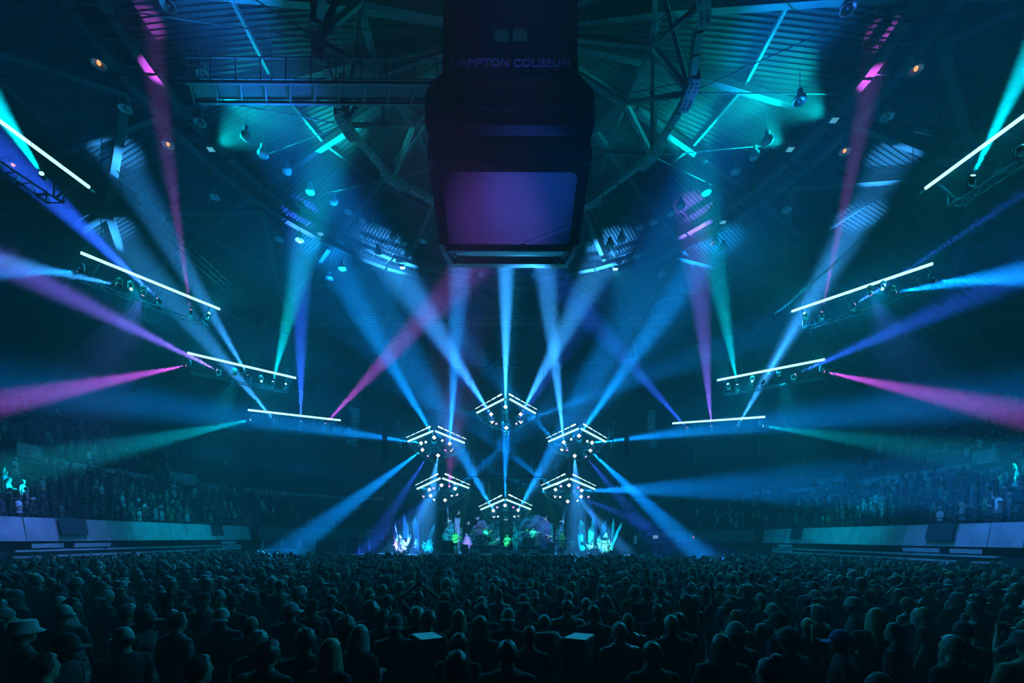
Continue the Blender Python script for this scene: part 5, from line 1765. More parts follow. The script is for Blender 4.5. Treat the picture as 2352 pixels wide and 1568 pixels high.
def shards(name, px0, px1, py0, py1, Y, n, m, label, seed, size=(0.08, 0.26)):
    """A heap of small glittering shards."""
    r_ = random.Random(seed)
    a, b = P(px0, py1, Y), P(px1, py0, Y)
    c = Vector(((a.x + b.x) / 2, Y, SZ))
    t = empty(name, c, label, 'crystal', 'crystal shard heaps')
    H_ = b.z - SZ
    for k in range(n):
        x = r_.gauss(0, 0.27) * (b.x - a.x)
        x = max(-(b.x - a.x) * .5, min((b.x - a.x) * .5, x))
        z = r_.uniform(0, 1) ** 1.2 * H_ * (1 - 0.5 * (abs(x) / ((b.x - a.x) * .55)) ** 2)
        p = Vector((x, r_.uniform(-.3, .25), z))
        d = Vector((r_.gauss(0, .6), r_.gauss(-.3, .4), r_.uniform(.1, 1.2))).normalized()
        L, w_ = r_.uniform(*size), r_.uniform(.03, .08)
        s = d.cross(Vector((0, 1, 0.1))).normalized() * w_
        u = d.cross(s).normalized() * w_
        MB().add([p - d * L * .4, p + s, p + u, p - s, p - u, p + d * L], [(0, 2, 1), (0, 3, 2), (0, 4, 3), (0, 1, 4), (5, 1, 2), (5, 2, 3), (5, 3, 4), (5, 4, 1)]).build('shard', m, t)
    v, f = ell((0, 0.15, 0), ((b.x - a.x) * .42, .3, H_ * .8), 12, 8)
    MB().add([(x, y, max(z, 0)) for x, y, z in v], f).build('heap_core', M_CRY[0], t)
    return t


shards('shard_heap', 906, 936, 1232, 1268, 35.2, 60, M_CRY[3], 'jagged white shard heap at the foot of the left cluster', 1, (.12, .38))
shards('shard_heap', 949, 963, 1237, 1266, 37, 45, M_CRY[2], 'dark violet glittering shard heap in the left cluster', 2)
shards('shard_heap', 971, 997, 1237, 1267, 37, 70, M_CRY[1], 'teal glittering shard heap at the right of the left cluster', 3)
shards('shard_heap', 1329, 1347, 1254, 1268, 36, 40, M_CRY[1], 'low glittering shard heap under the broad blue crystal', 4)
shards('shard_heap', 1350, 1368, 1243, 1264, 35.7, 40, M_CRY[3], 'white and teal shard heap below the glowing crystal', 5, (.1, .36))
shards('shard_heap', 1371, 1404, 1235, 1270, 35.5, 90, M_CRY[3], 'large bright white teal shard heap in the right cluster', 6, (.12, .4))


def par(p, tgt, col, w_, ang, label):
    """A small floor lamp with its own light."""
    t = empty('floor_lamp', p, label, 'stage light', 'floor uplights')
    d = (tgt - p).normalized()
    h = put('head', head_me, t, (0, 0, 0.14), aim(d), scale=(.6, .6, .6))
    put('lens', disc_me, h, m=L_BLUE)
    MB().bar((-.12, 0, 0), (-.12, 0, .14), .03).bar((.12, 0, 0), (.12, 0, .14), .03).box((0, 0, .015), (.28, .12, .03)).build('yoke', M_HEAD, t)
    spot(t, Vector((0, 0, .14)) + d * .2, d, col, w_ * 0.8, ang, 1.0, 0.06)
    return t


UP = [((918, 1270), 33.9, (918, 1235), 36.5, (0.6, 0.6, 1.0), 130, 70, 'floor uplight before the white heart of the left cluster'), ((930, 1270), 34.4, (932, 1195), 38, (0.08, 0.25, 1.0), 1800, 60, 'floor uplight before the tallest left crystal'),
      ((908, 1270), 34.6, (908, 1222), 36.5, (0.5, 0.2, 1.0), 500, 60, 'floor uplight before the violet left crystal'), ((958, 1270), 35.5, (958, 1205), 39, (0.05, 0.35, 1.0), 1100, 60, 'floor uplight before the third left crystal'),
      ((982, 1270), 35.5, (984, 1240), 38, (0.0, 0.6, 0.9), 700, 70, 'floor uplight before the right heap of the left cluster'), ((1074, 1258), 38.4, (1073, 1232), 41, (0.3, 0.15, 1.0), 850, 60, 'floor uplight before the boulder'),
      ((1337, 1270), 34.8, (1338, 1215), 38, (0.0, 0.55, 0.9), 1300, 60, 'floor uplight before the broad blue crystal'), ((1357, 1270), 34.6, (1358, 1230), 36.4, (0.05, 0.9, 1.0), 900, 60, 'floor uplight before the glowing teal crystal'),
      ((1388, 1272), 34.0, (1388, 1240), 36, (0.15, 1.0, 0.75), 450, 70, 'floor uplight before the bright rock heap'), ((1408, 1270), 35.0, (1406, 1205), 38, (0.0, 0.5, 0.8), 1200, 60, 'floor uplight before the thin crystals at the far right'),
      ((1110, 1250), 40.5, (1108, 1215), 43.5, (0.03, 0.18, 1.0), 700, 80, 'floor uplight on the blue ruin flat'), ((1228, 1250), 40.5, (1232, 1205), 44, (0.03, 0.16, 1.0), 1100, 90, 'floor uplight on the arched rock'),
      ((1036, 1256), 40.5, (1038, 1218), 43, (0.0, 0.45, 0.6), 600, 80, 'floor uplight on the foliage flat'), ((1138, 1256), 40.0, (1138, 1222), 42.5, (0.0, 0.5, 0.5), 350, 80, 'floor uplight on the left bark trunk'),
      ((1188, 1256), 40.0, (1188, 1222), 42.5, (0.0, 0.55, 0.6), 500, 80, 'floor uplight on the right bark trunk'), ((1262, 1256), 40.2, (1262, 1220), 44, (0.14, 0.08, 1.0), 500, 70, 'floor uplight on the violet end of the arched rock')]
for b, Y, t, Yt, col, pw, ang, label in UP:
    p = P(*b, Y)
    p.z = SZ
    par(p, P(*t, Yt), col, pw, ang, label)

# ---- risers and backline
M_CASE = mat('black road case', (0.02, 0.02, 0.024), 0.4)
M_METAL = mat('bright metal', (0.6, 0.62, 0.62), 0.25, metal=0.9)
M_SHELL = mat('drum shell', (0.10, 0.03, 0.03), 0.3)
M_SKIN_D = mat('drum skin', (0.7, 0.7, 0.68), 0.5)
M_BRASS = mat('cymbal brass', (0.55, 0.42, 0.16), 0.25, metal=0.9)


def at(px, Y, z=SZ):
    q = P(px, 1262, Y)
    return Vector((q.x, Y, z))


def riser(px0, px1, Y, dep, h, label):
    a, b = at(px0, Y), at(px1, Y)
    t = empty('riser', ((a.x + b.x) / 2, Y + dep / 2, SZ), label, 'riser', 'stage risers')
    wd = b.x - a.x
    MB().box((0, 0, h - 0.06), (wd, dep, 0.12)).build('top_deck', M_STAGE, t)
    MB().box((0, 0, (h - 0.13) / 2), (wd - 0.06, dep - 0.06, h - 0.13)).build('skirt', M_SKIRT, t)
    MB().box((0, -dep / 2 - 0.01, h - 0.03), (wd, 0.03, 0.035)).build('edge_trim', M_METAL, t)
    return t


riser(1080, 1148, 38, 3.2, 0.62, 'drum riser under the drum kit')
riser(1190, 1252, 38, 3.2, 0.62, 'riser under the percussion')
DZ = SZ + 0.62
tb = empty('side_table', at(1029, 37.2), 'dark covered table with a bright edge behind the bassist', 'table')
MB().box((0, 0, 0.5), (1.0, .6, 1.0)).build('cloth_box', M_SKIRT, tb)
MB().box((0.05, 0, 1.02), (1.04, .64, 0.05)).build('table_top', M_EDGE, tb)
# bass amplifier
am = empty('amplifier', at(1067.5, 36.2), 'metal edged bass amplifier stack beside the bassist', 'amplifier')
MB().box((0, 0, .36), (.52, .42, .72)).build('cabinet', M_CASE, am)
MB().box((0, -.215, .36), (.46, .02, .64)).build('grille', M_GRILL, am)
MB().box((0, -.23, .58), (.16, .01, .07)).build('badge', M_METAL, am)
for x in (-.26, .26):
    MB().box((x, -.2, .36), (.02, .04, .72)).build('corner_trim', M_METAL, am)
for z in (0.0, .72):
    MB().box((0, -.2, z), (.54, .04, .02)).build('corner_trim', M_METAL, am)


def drum(c, r, h, m, parent, name, axis=(0, 0, 1)):
    R = Vector((0, 0, 1)).rotation_difference(Vector(axis)).to_matrix()
    o = MB().lathe([(r, -h / 2), (r, h / 2)], 20, c, R).build(name, m, parent)
    MB().lathe([(r * 1.04, h / 2 - .02), (r * 1.04, h / 2 + .015), (r * .98, h / 2 + .015)], 20, c, R).build('hoop', M_METAL, o)
    MB().lathe([(r * .97, h / 2 + .004), (r * .97, h / 2 + .01)], 20, c, R).build('drum_head', M_SKIN_D, o)
    return o


def cymbal(c, r, parent, tilt=0.3, foot=0.0):
    R = Matrix.Rotation(tilt, 3, 'X')
    o = MB().lathe([(r, 0), (r * .3, .03), (.03, .05), (.01, .045), (r * .3, .02), (r, -.006)], 20, c, R).build('cymbal', M_BRASS, parent, True)
    MB().tube([(c[0], c[1], foot), c], .012, 6).build('cymbal_stand', M_METAL, parent)
    return o


k0 = at(1103, 39.0, DZ)
dk = empty('drum_kit', k0, 'drum kit with a black bass drum and several cymbals on the left riser', 'drum kit')
bd = drum((0, -.1, .32), .31, .42, M_CASE, dk, 'bass_drum', (0, -1, 0))
M_BHEAD = mat('black drum head', (0.015, 0.015, 0.017), 0.4)
MB().lathe([(.30, 0), (.30, .006)], 20, (0, -.33, .32), Vector((0, 0, 1)).rotation_difference(Vector((0, -1, 0))).to_matrix()).build('front_head', M_BHEAD, bd)
sc_ = [(-.13, .05), (-.17, .0), (-.19, -.08), (-.15, -.12), (-.11, -.05), (-.13, .04), (-.08, .05), (-.05, .0), (-.02, .05), (.02, .04), (.05, .06), (.09, .03), (.12, .07), (.2, .09)]
MB().tube([(x, -.342, .34 + z) for x, z in sc_], .012, 6).build('white_script', mat('white script paint', (0.85, 0.85, 0.85), 0.5, emit=(0.7, 0.9, 0.9), strength=0.0), bd)
for c, r, h in (((-.28, .05, .78), .15, .2), ((.05, .05, .82), .16, .22), ((.42, .0, .78), .17, .24)):
    drum(c, r, h, M_SHELL, dk, 'tom_drum', (0, -.35, 1))
drum((.78, .3, .5), .2, .4, M_SHELL, dk, 'floor_tom')
drum((-.5, .3, .62), .18, .15, M_METAL, dk, 'snare_drum')
for c, r, t in (((-.75, .2, 1.12), .24, .4), ((-.4, -.1, 1.3), .26, .35), ((.35, -.1, 1.32), .25, .35), ((.85, .1, 1.2), .28, .4), ((1.1, .35, .95), .2, .3), ((-.95, .4, .85), .18, .2)):
    cymbal(c, r, dk, t)
for x, y in ((-.6, .3), (.3, .35), (.78, .3), (1.1, .1), (-.2, .4)):
    MB().tube([(x, y, 0), (x, y, .6)], .014, 6).build('drum_leg', M_METAL, dk)
k1 = at(1225, 39.0, DZ)
pk = empty('percussion_rig', k1, 'percussion rig of congas, small drums and hanging chimes on the right riser', 'percussion')
for x, y in ((-.75, 0), (-.42, -.12), (-.08, -.05)):
    o = MB().lathe([(.12, 0), (.17, .35), (.16, .6), (.14, .72)], 16, (x, y, 0)).build('conga', M_SHELL, pk, True)
    MB().lathe([(.15, .7), (.15, .74), (.13, .74)], 16, (x, y, 0)).build('hoop', M_METAL, o)
for c, r, h in (((.25, 0, .72), .14, .14), ((.52, 0, .72), .12, .14), ((.1, .25, .8), .12, .12)):
    drum(c, r, h, M_METAL, pk, 'timbale', (0, -.2, 1))
MB().tube([(-.3, .1, 1.12), (.8, .1, 1.15)], .02, 6).build('rack_bar', mat('white rack bar', (0.8, 0.85, 0.8), 0.4), pk)
for x in (-.3, .8):
    MB().tube([(x, .1, 0), (x, .1, 1.14)], .016, 6).build('rack_leg', M_METAL, pk)
MB().box((.82, .05, 1.35), (.05, .05, .62)).build('hanging_chime', mat('white rack bar', (0.8, 0.85, 0.8), 0.4), pk)
for k in range(9):
    x = -.2 + k * .11
    MB().tube([(x, .1, 1.1), (x, .1, 1.1 - .1 - .02 * k)], .012, 5).build('chime', M_METAL, pk)
for c, r, t in (((-.9, .2, 1.15), .22, .3), ((.6, -.2, 1.0), .2, .3), ((-.55, -.2, 1.3), .2, .4)):
    cymbal(c, r, pk, t)
# two keyboards on a stand, a guitar slung before them
k2 = at(1290, 36.5)
ks = empty('keyboard_stand', k2, 'double keyboard stand in front of the keyboard player', 'stand')
for x in (-.62, .62):
    MB().bar((x, .1, 0), (x, .1, 1.05), .05).build('upright', M_STEEL_D, ks)
    MB().bar((x, -.25, .02), (x, .35, .02), .05).build('foot', M_STEEL_D, ks)
    for z in (.76, 1.02):
        MB().bar((x, -.2, z), (x, .2, z), .04).build('arm', M_STEEL_D, ks)
for z, lb in ((.79, 'lower'), (1.05, 'upper')):
    kb = empty('keyboard', k2 + Vector((0, -.02, z)), '%s of the two keyboards on the stand' % lb, 'keyboard', 'keyboards')
    MB().box((0, 0, .045), (1.4, .34, .09)).build('case', M_CASE, kb)
    MB().box((0, -.08, .095), (1.24, .16, .012)).build('white_keys', mat('ivory keys', (0.8, 0.8, 0.78), 0.35), kb)
    for k in range(25):
        MB().box((-.6 + k * .05, -.05, .106), (.022, .1, .014)).build('black_key', M_BLACK, kb)
    MB().box((0, .1, .094), (1.2, .1, .006)).build('control_strip', mat('control strip', (0.3, 0.35, 0.35), 0.4), kb)


def guitar(name, loc, R, m, label, parent_kind='guitar'):
    """Body with waist and cutaway, neck, head, bridge, pickups, strings; local z runs up the neck, face to -y."""
    t = empty(name, loc, label, 'guitar', 'guitars')
    t.rotation_euler = R.to_euler()
    out = [(0, -.24), (.12, -.225), (.18, -.14), (.165, -.03), (.12, .03), (.135, .10), (.12, .16), (.06, .13), (.03, .11), (-.03, .11), (-.07, .16), (-.13, .19), (-.145, .11), (-.12, .03), (-.165, -.04), (-.18, -.14), (-.12, -.225)]
    MB().prism(out, .05, (0, 0, 0), (1, 0, 0), (0, 0, 1)).build('body', m, t)
    MB().box((0, -.03, .4), (.055, .03, .66)).build('neck', mat('maple neck', (0.35, 0.22, 0.1), 0.4), t)
    MB().prism([(-.03, .73), (.03, .73), (.05, .80), (.035, .9), (-.04, .9), (-.045, .79)], .02, (0, -.025, 0), (1, 0, 0), (0, 0, 1)).build('headstock', mat('maple neck', (0.35, 0.22, 0.1), 0.4), t)
    for z in (-.12, -.02, .06):
        MB().box((0, -.035, z), (.09, .02, .03)).build('pickup', M_METAL, t)
    for k in range(6):
        MB().tube([(-.02 + k * .008, -.052, -.12), (-.018 + k * .007, -.048, .74)], .0012, 4).build('string', M_METAL, t)
    return t


RED = mat('amber lacquer', (0.4, 0.16, 0.04), 0.25)
GRNL = mat('pale lacquer', (0.5, 0.45, 0.3), 0.25)
I3 = Matrix.Identity(3)
# guitar on a stand at the stage front, beside the seated guitarist
g0 = at(1206, 34.6)
gst = empty('guitar_stand', g0, 'small guitar stand at the stage front', 'stand')
for a in (0.5, 2.6, 4.7):
    MB().tube([(0, .05, .45), (.22 * math.cos(a), .05 + .22 * math.sin(a), 0)], .012, 6).build('leg', M_METAL, gst)
MB().tube([(0, .05, .2), (0, .07, .95)], .012, 6).build('post', M_METAL, gst)
guitar('electric_guitar', g0 + Vector((0, -.05, .42)), I3, RED, 'amber guitar upright on its stand at the stage front')
# front of stage: wedge monitors, stool, music stand, table
for px, lb in ((1140, 'left of the seated guitarist'), (1186, 'right of the seated guitarist'), (1226, 'before the percussion'), (1090, 'before the drum riser')):
    t = empty('floor_monitor', at(px, 34.2), 'wedge floor monitor speaker at the stage front, %s' % lb, 'monitor speaker', 'floor monitors')
    MB().prism([(-.2, 0), (.24, 0), (.24, .3), (.06, .4), (-.2, .1)], .7, (0, 0, 0), (0, 1, 0), (0, 0, 1)).build('cabinet', M_CASE, t)
    MB().prism([(-.19, .115), (.05, .395), (.065, .38), (-.175, .10)], .62, (0, -.01, 0.01), (0, 1, 0), (0, 0, 1)).build('grille', M_GRILL, t)
    for x in (-.345, .345):
        MB().bar((x, -.2, .1), (x, .06, .41), .02).build('edge_trim', M_EDGE, t)
    MB().bar((-.345, .06, .41), (.345, .06, .41), .02).build('edge_trim', M_EDGE, t)
st = empty('guitarist_stool', at(1164, 36.0), 'black padded stool under the seated guitarist', 'stool')
MB().lathe([(.17, .50), (.19, .53), (.19, .57), (.15, .59)], 18).build('seat', M_BLACK, st)
for a in range(4):
    MB().tube([(.1 * math.cos(a * PI / 2 + .7), .1 * math.sin(a * PI / 2 + .7), .5), (.2 * math.cos(a * PI / 2 + .7), .2 * math.sin(a * PI / 2 + .7), 0)], .014, 6).build('leg', M_METAL, st)
ms = empty('oval_screen', at(1174, 34.9), 'dark oval panel on a stand before the seated guitarist', 'panel')
MB().prism([(.155 * math.cos(2 * PI * k / 24), .62 + .3 * math.sin(2 * PI * k / 24)) for k in range(24)], .03, (0, 0, 0), (1, 0, 0), (0, 0, 1)).build('oval_board', mat('dark green board', (0.02, 0.05, 0.03), 0.6), ms)
MB().tube([(.16 * math.cos(2 * PI * k / 24), -.01, .62 + .31 * math.sin(2 * PI * k / 24)) for k in range(25)], .01, 6).build('rim', M_EDGE, ms)
MB().tube([(0, .03, 0), (0, .03, .5)], .015, 6).build('post', M_STEEL_D, ms)
MB().lathe([(.16, 0), (.14, .02)], 12).build('foot', M_STEEL_D, ms)
tb2 = empty('side_table', at(1153.5, 35.0), 'small open framed table at the left hand of the seated guitarist', 'table')
MB().box((0, 0, .62), (.24, .3, .03)).build('table_top', M_EDGE, tb2)
for x in (-.1, .1):
    for y in (-.13, .13):
        MB().bar((x, y, 0), (x, y, .61), .02).build('leg', M_EDGE, tb2)
# clear acrylic screen before the percussion riser, violet canister, amps
ax_ = empty('acrylic_screen', at(1241, 36.0), 'clear acrylic sound screen before the percussion riser', 'screen')
mc = bpy.data.materials.new('clear acrylic')
mc.use_nodes = True
bs = mc.node_tree.nodes['Principled BSDF']
bs.inputs['Base Color'].default_value = (0.75, 0.9, 0.95, 1)
bs.inputs['Transmission Weight'].default_value = 0.95
bs.inputs['Roughness'].default_value = 0.05
for x in (-.16, .16):
    MB().box((x, 0, .62), (.3, .02, 1.24)).build('clear_pane', mc, ax_)
for x in (-.32, 0, .32):
    MB().box((x, 0, .62), (.02, .03, 1.24)).build('edge_post', M_EDGE, ax_)
cn = empty('canister_drum', at(1250.5, 37.0, SZ), 'violet cylindrical canister beside the percussion riser', 'canister')
MB().lathe([(.2, 0), (.22, .05), (.22, .62), (.2, .66)], 18, (0, 0, .35)).build('shell', mat('lilac paint', (0.5, 0.4, 0.75), 0.4), cn)
for z in (.36, .68, 1.0):
    MB().lathe([(.225, z), (.23, z + .02), (.225, z + .04)], 18).build('hoop', M_METAL, cn)
MB().box((0, 0, .17), (.4, .4, .34)).build('crate_base', M_CASE, cn)
for px, lb, h_ in ((1312, 'right of the keyboards', .9), (1262, 'left of the keyboards', .8)):
    t = empty('amplifier', at(px, 37.6), 'dark keyboard amplifier %s' % lb, 'amplifier', 'stage amplifiers')
    MB().box((0, 0, h_ / 2), (.6, .4, h_)).build('cabinet', M_CASE, t)
    MB().box((0, -.205, h_ / 2), (.52, .02, h_ * .86)).build('grille', M_GRILL, t)
    MB().box((0, -.1, h_ + .09), (.5, .3, .16)).build('amp_head', M_CASE, t)
    MB().box((0, -.255, h_ + .09), (.4, .01, .05)).build('control_strip', M_METAL, t)


def mic_stand(p, h_, boom, label):
    t = empty('microphone_stand', p, label, 'microphone stand', 'microphone stands')
    MB().lathe([(.13, 0), (.12, .025)], 14).build('foot', M_STEEL_D, t)
    MB().tube([(0, 0, 0), (0, 0, h_)], .012, 6).build('pole', M_METAL, t)
    e = Vector((boom, -.02, h_ + abs(boom) * .35))
    MB().tube([(-boom * .4, 0, h_ - abs(boom) * .14), (0, 0, h_), e], .009, 6).build('boom', M_METAL, t)
    mcb = MB().tube([e, e + Vector((.1 if boom > 0 else -.1, 0, .02))], [.013, .024], 8).build('microphone', M_STEEL_D, t)
    return t


mic_stand(at(1030, 34.5), 1.15, .62, 'boom microphone stand left of the bassist')
mic_stand(at(1148, 34.8), .82, .5, 'boom microphone stand reaching to the seated guitarist')
mic_stand(at(1318, 36.0), 1.0, -.4, 'boom microphone stand right of the keyboards')
mic_stand(at(1086, 37.6, SZ), 1.2, .4, 'tall microphone stand left of the drum kit')
# side stage: the leaning truss tower, cases, console
tw = empty('leaning_tower', P(842, 1266, 34.5), 'tall narrow frame tower leaning right with blue fill, left of the stage', 'tower')
tw.location.z = 0.0
b0 = Vector(tw.location)
for a, b in (((839.5, 1268), (843.2, 1219)), ((846, 1268), (849, 1219))):
    p, q = P(*a, 34.5) - b0, P(*b, 34.5) - b0
    p.z = 0.0
    MB().tube([p, q], .028, 6).build('tower_leg', M_METAL, tw)
for yy in (1219, 1227, 1236, 1246, 1256, 1264):
    f_ = (1268 - yy) / 49
    p, q = P(839.5 + 3.7 * f_, yy, 34.5) - b0, P(846 + 3 * f_, yy, 34.5) - b0
    MB().tube([p, q], .016, 5).build('tower_rung', M_METAL, tw)
p, q, r2, s2 = [P(*c, 34.55) - b0 for c in ((840, 1264), (846, 1264), (849, 1221), (843.5, 1221))]
MB().prism([(v_.x, v_.z) for v_ in (p, q, r2, s2)], .03, (0, .06, 0), (1, 0, 0), (0, 0, 1)).build('blue_panel', mat('blue panel', (0.05, 0.12, 0.4), 0.3), tw)
for px, Y, wd, hh, lb in ((812, 35, 1.0, 1.3, 'far left of the stage, tallest'), (826, 36, .8, 1.0, 'left of the leaning tower'), (872, 37, 1.3, 1.1, 'between the tower and the left crystals'), (1468, 36.5, .9, 1.2, 'right of the crystals'), (1530, 37.5, 1.2, 1.4, 'far right of the stage')):
    t = empty('road_case', at(px, Y, SZ if 1164 - 390 < px < 1550 else 0), 'black road case with metal edges, %s' % lb, 'case', 'road cases')
    MB().box((0, 0, hh / 2), (wd, .7, hh)).build('box', M_CASE, t)
    for x in (-wd / 2, wd / 2):
        MB().box((x, -.34, hh / 2), (.03, .04, hh)).build('edge_trim', M_METAL, t)
    for z in (.02, hh * .55, hh):
        MB().box((0, -.345, z), (wd, .03, .03)).build('edge_trim', M_METAL, t)
    for x in (-wd * .35, wd * .35):
        MB().box((x, -.355, hh * .55), (.1, .02, .12)).build('latch', M_METAL, t)
cs = empty('monitor_console', at(1498, 37.0), 'side stage mixing console under a framed canopy, right of the crystals', 'console')
MB().prism([(-.45, .8), (.45, .95), (.45, 1.15), (.3, 1.2), (-.45, .95)], 1.7, (0, 0, 0), (0, 1, 0), (0, 0, 1)).build('desk', M_CASE, cs)
for k in range(12):
    MB().box((-.75 + k * .136, -.12, 1.07), (.02, .5, .02)).build('fader_strip', M_METAL, cs)
for x in (-.85, .85):
    MB().box((x, 0, .4), (.06, .7, .8)).build('leg', M_STEEL_D, cs)
    MB().tube([(x * 1.1, .3, 0), (x * 1.1, .3, 1.95)], .03, 6).build('canopy_pole', M_METAL, cs)
MB().box((0, .1, 1.95), (2.0, .9, .05)).build('canopy_top', M_SKIRT, cs)
MB().box((.2, -.2, 1.42), (.4, .04, .26)).build('display', glow('console display', (0.3, 0.6, 1.0), 0.5), cs)
# truss spot seats hung beside the upper pods
for px, py, sx, lb in ((917, 1000, 1, 'left'), (1407, 1000, -1, 'right')):
    t = empty('spotlight_seat', P(px, py, 35.5), 'hung follow spot seat of tubes at the %s of the upper stage pods' % lb, 'seat', 'follow spot seats')
    mb = MB()
    for a, b in (((-.1, 0, .9), (-.1, 0, 0)), ((.3, 0, .45), (.3, 0, -.2)), ((-.1, 0, .35), (.3, 0, .15)), ((-.1, 0, 0), (.3, 0, -.2)), ((.1, 0, .25), (.1, 0, -.1)), ((-.1, .4, .0), (-.1, 0, 0)), ((.3, .4, -.2), (.3, 0, -.2)), ((-.1, .4, 0), (.3, .4, -.2))):
        mb.tube([Vector((a[0] * sx, a[1], a[2])), Vector((b[0] * sx, b[1], b[2]))], .025, 6)
    mb.build('frame', M_STEEL, t)
    for a, b in (((-.3, 0, -.25), (-.1, 0, -.75)), ((-.1, 0, -.3), (.0, 0, -.85)), ((.1, 0, -.4), (.12, 0, -1.0))):
        MB().tube([Vector((a[0] * sx, a[1], a[2])), Vector((b[0] * sx, b[1], b[2]))], .045, 6).build('seat_strap', M_STEEL, t)
    MB().box((-.1 * sx, 0, .98), (.16, .16, .2)).build('lamp_box', M_HEAD, t)
    MB().tube([(-.1 * sx, .0, 1.0), (-.1 * sx, 0, 8.0)], .012, 5).build('chain', M_STEEL_D, t)

# ---- the band
def band(px, Y, z, rz, pose, hair, hat, shirt, label, seated=False, h=1.0, sleeve=1.5, htone='dark', dz=0.0):
    p = at(px, Y, z + dz)
    return person(p, rz, pose, hair, htone, hat, 'charcoal', shirt, 0, h, 1.0, seated, sleeve, label=label)


band(1046, 35.0, SZ, PI + 0.25, 'guitar', 'long', None, 'tan', 'bassist in a loose shirt standing and playing bass on the left of the stage', h=1.02)
guitar('bass_guitar', at(1046, 34.68, SZ + 1.08) + Vector((0.03, 0, 0)), Matrix.Rotation(1.15, 3, 'Y') @ Matrix.Rotation(0.1, 3, 'X'), GRNL, 'pale bass guitar held by the standing bassist')
band(1117, 40.2, DZ, PI, 'drum', 'crop', None, 'pale', 'drummer with cropped hair seated behind the drum kit on the left riser', seated=True, dz=-0.28 + 0.1, htone='grey')
thr = empty('drum_throne', at(1117, 40.2, DZ), 'round drum stool under the drummer', 'stool', 'drum stools')
MB().lathe([(.16, .5), (.18, .53), (.17, .58)], 16).build('seat', M_BLACK, thr)
MB().tube([(0, 0, 0), (0, 0, .5)], .03, 8).build('post', M_METAL, thr)
MB().lathe([(.25, 0), (.05, .1)], 10).build('foot', M_METAL, thr)
band(1164.5, 36.0, SZ, PI - 0.2, 'guitar', 'wavy', None, 'grey', 'guitarist seated on a stool at the centre of the stage front', seated=True, dz=-0.28 + 0.1)
guitar('electric_guitar', at(1164.5, 35.66, SZ + 0.78), Matrix.Rotation(1.2, 3, 'Y') @ Matrix.Rotation(-0.1, 3, 'X'), GRNL, 'pale guitar in the lap of the seated guitarist')
band(1224, 40.2, DZ, PI + 0.1, 'drum', 'long', None, 'pale', 'percussionist standing behind the congas on the right riser', dz=-.18)
band(1291, 37.4, SZ, PI + 0.2, 'drum', 'big', None, 'charcoal', 'long haired keyboard player standing behind the keyboards', h=1.0)
band(1460, 36.0, SZ, PI / 2, 'down', 'short', None, 'pale', 'crew member in a pale shirt standing beside the side stage console')
band(1492, 38.2, SZ, PI, 'bent', 'short', 'cap_f', 'black', 'crew member in a cap behind the side stage console')
# green stage washes from the lowest pod and the front truss
wash = empty('front_wash', P(1164, 1105, 31.5), 'small hung bar of green wash lamps before the stage', 'stage light')
MB().bar((-2.6, 0, .3), (2.6, 0, .3), .06).build('hanging_bar', M_TRUSS, wash)
for x in (-2.5, 2.5):
    MB().tube([(x, 0, .3), (x, 0, zroof(13) - wash.location.z - .2)], .012, 5).build('chain', M_STEEL_D, wash)
for x, tp, Yd, ang in ((-2.4, (1047, 1243), 35, 7), (-1.2, (1117, 1226), 40, 7), (0.0, (1164, 1246), 36, 7), (1.2, (1224, 1230), 40, 7), (2.4, (1290, 1240), 37.3, 7)):
    d = (P(*tp, Yd) - (Vector(wash.location) + Vector((x, 0, 0)))).normalized()
    h_ = put('wash_lamp', head_me, wash, (x, 0, 0), aim(d), scale=(.6, .6, .6))
    MB().bar((x, 0, .1), (x, 0, .3), .04).build('clamp', M_HEAD, wash)
    spot(wash, Vector((x, 0, 0)) + d * .25, d, GR, 9000, ang * 1.6, 0.9)

# ================================================================== the crowd on the floor
cr = random.Random(23)
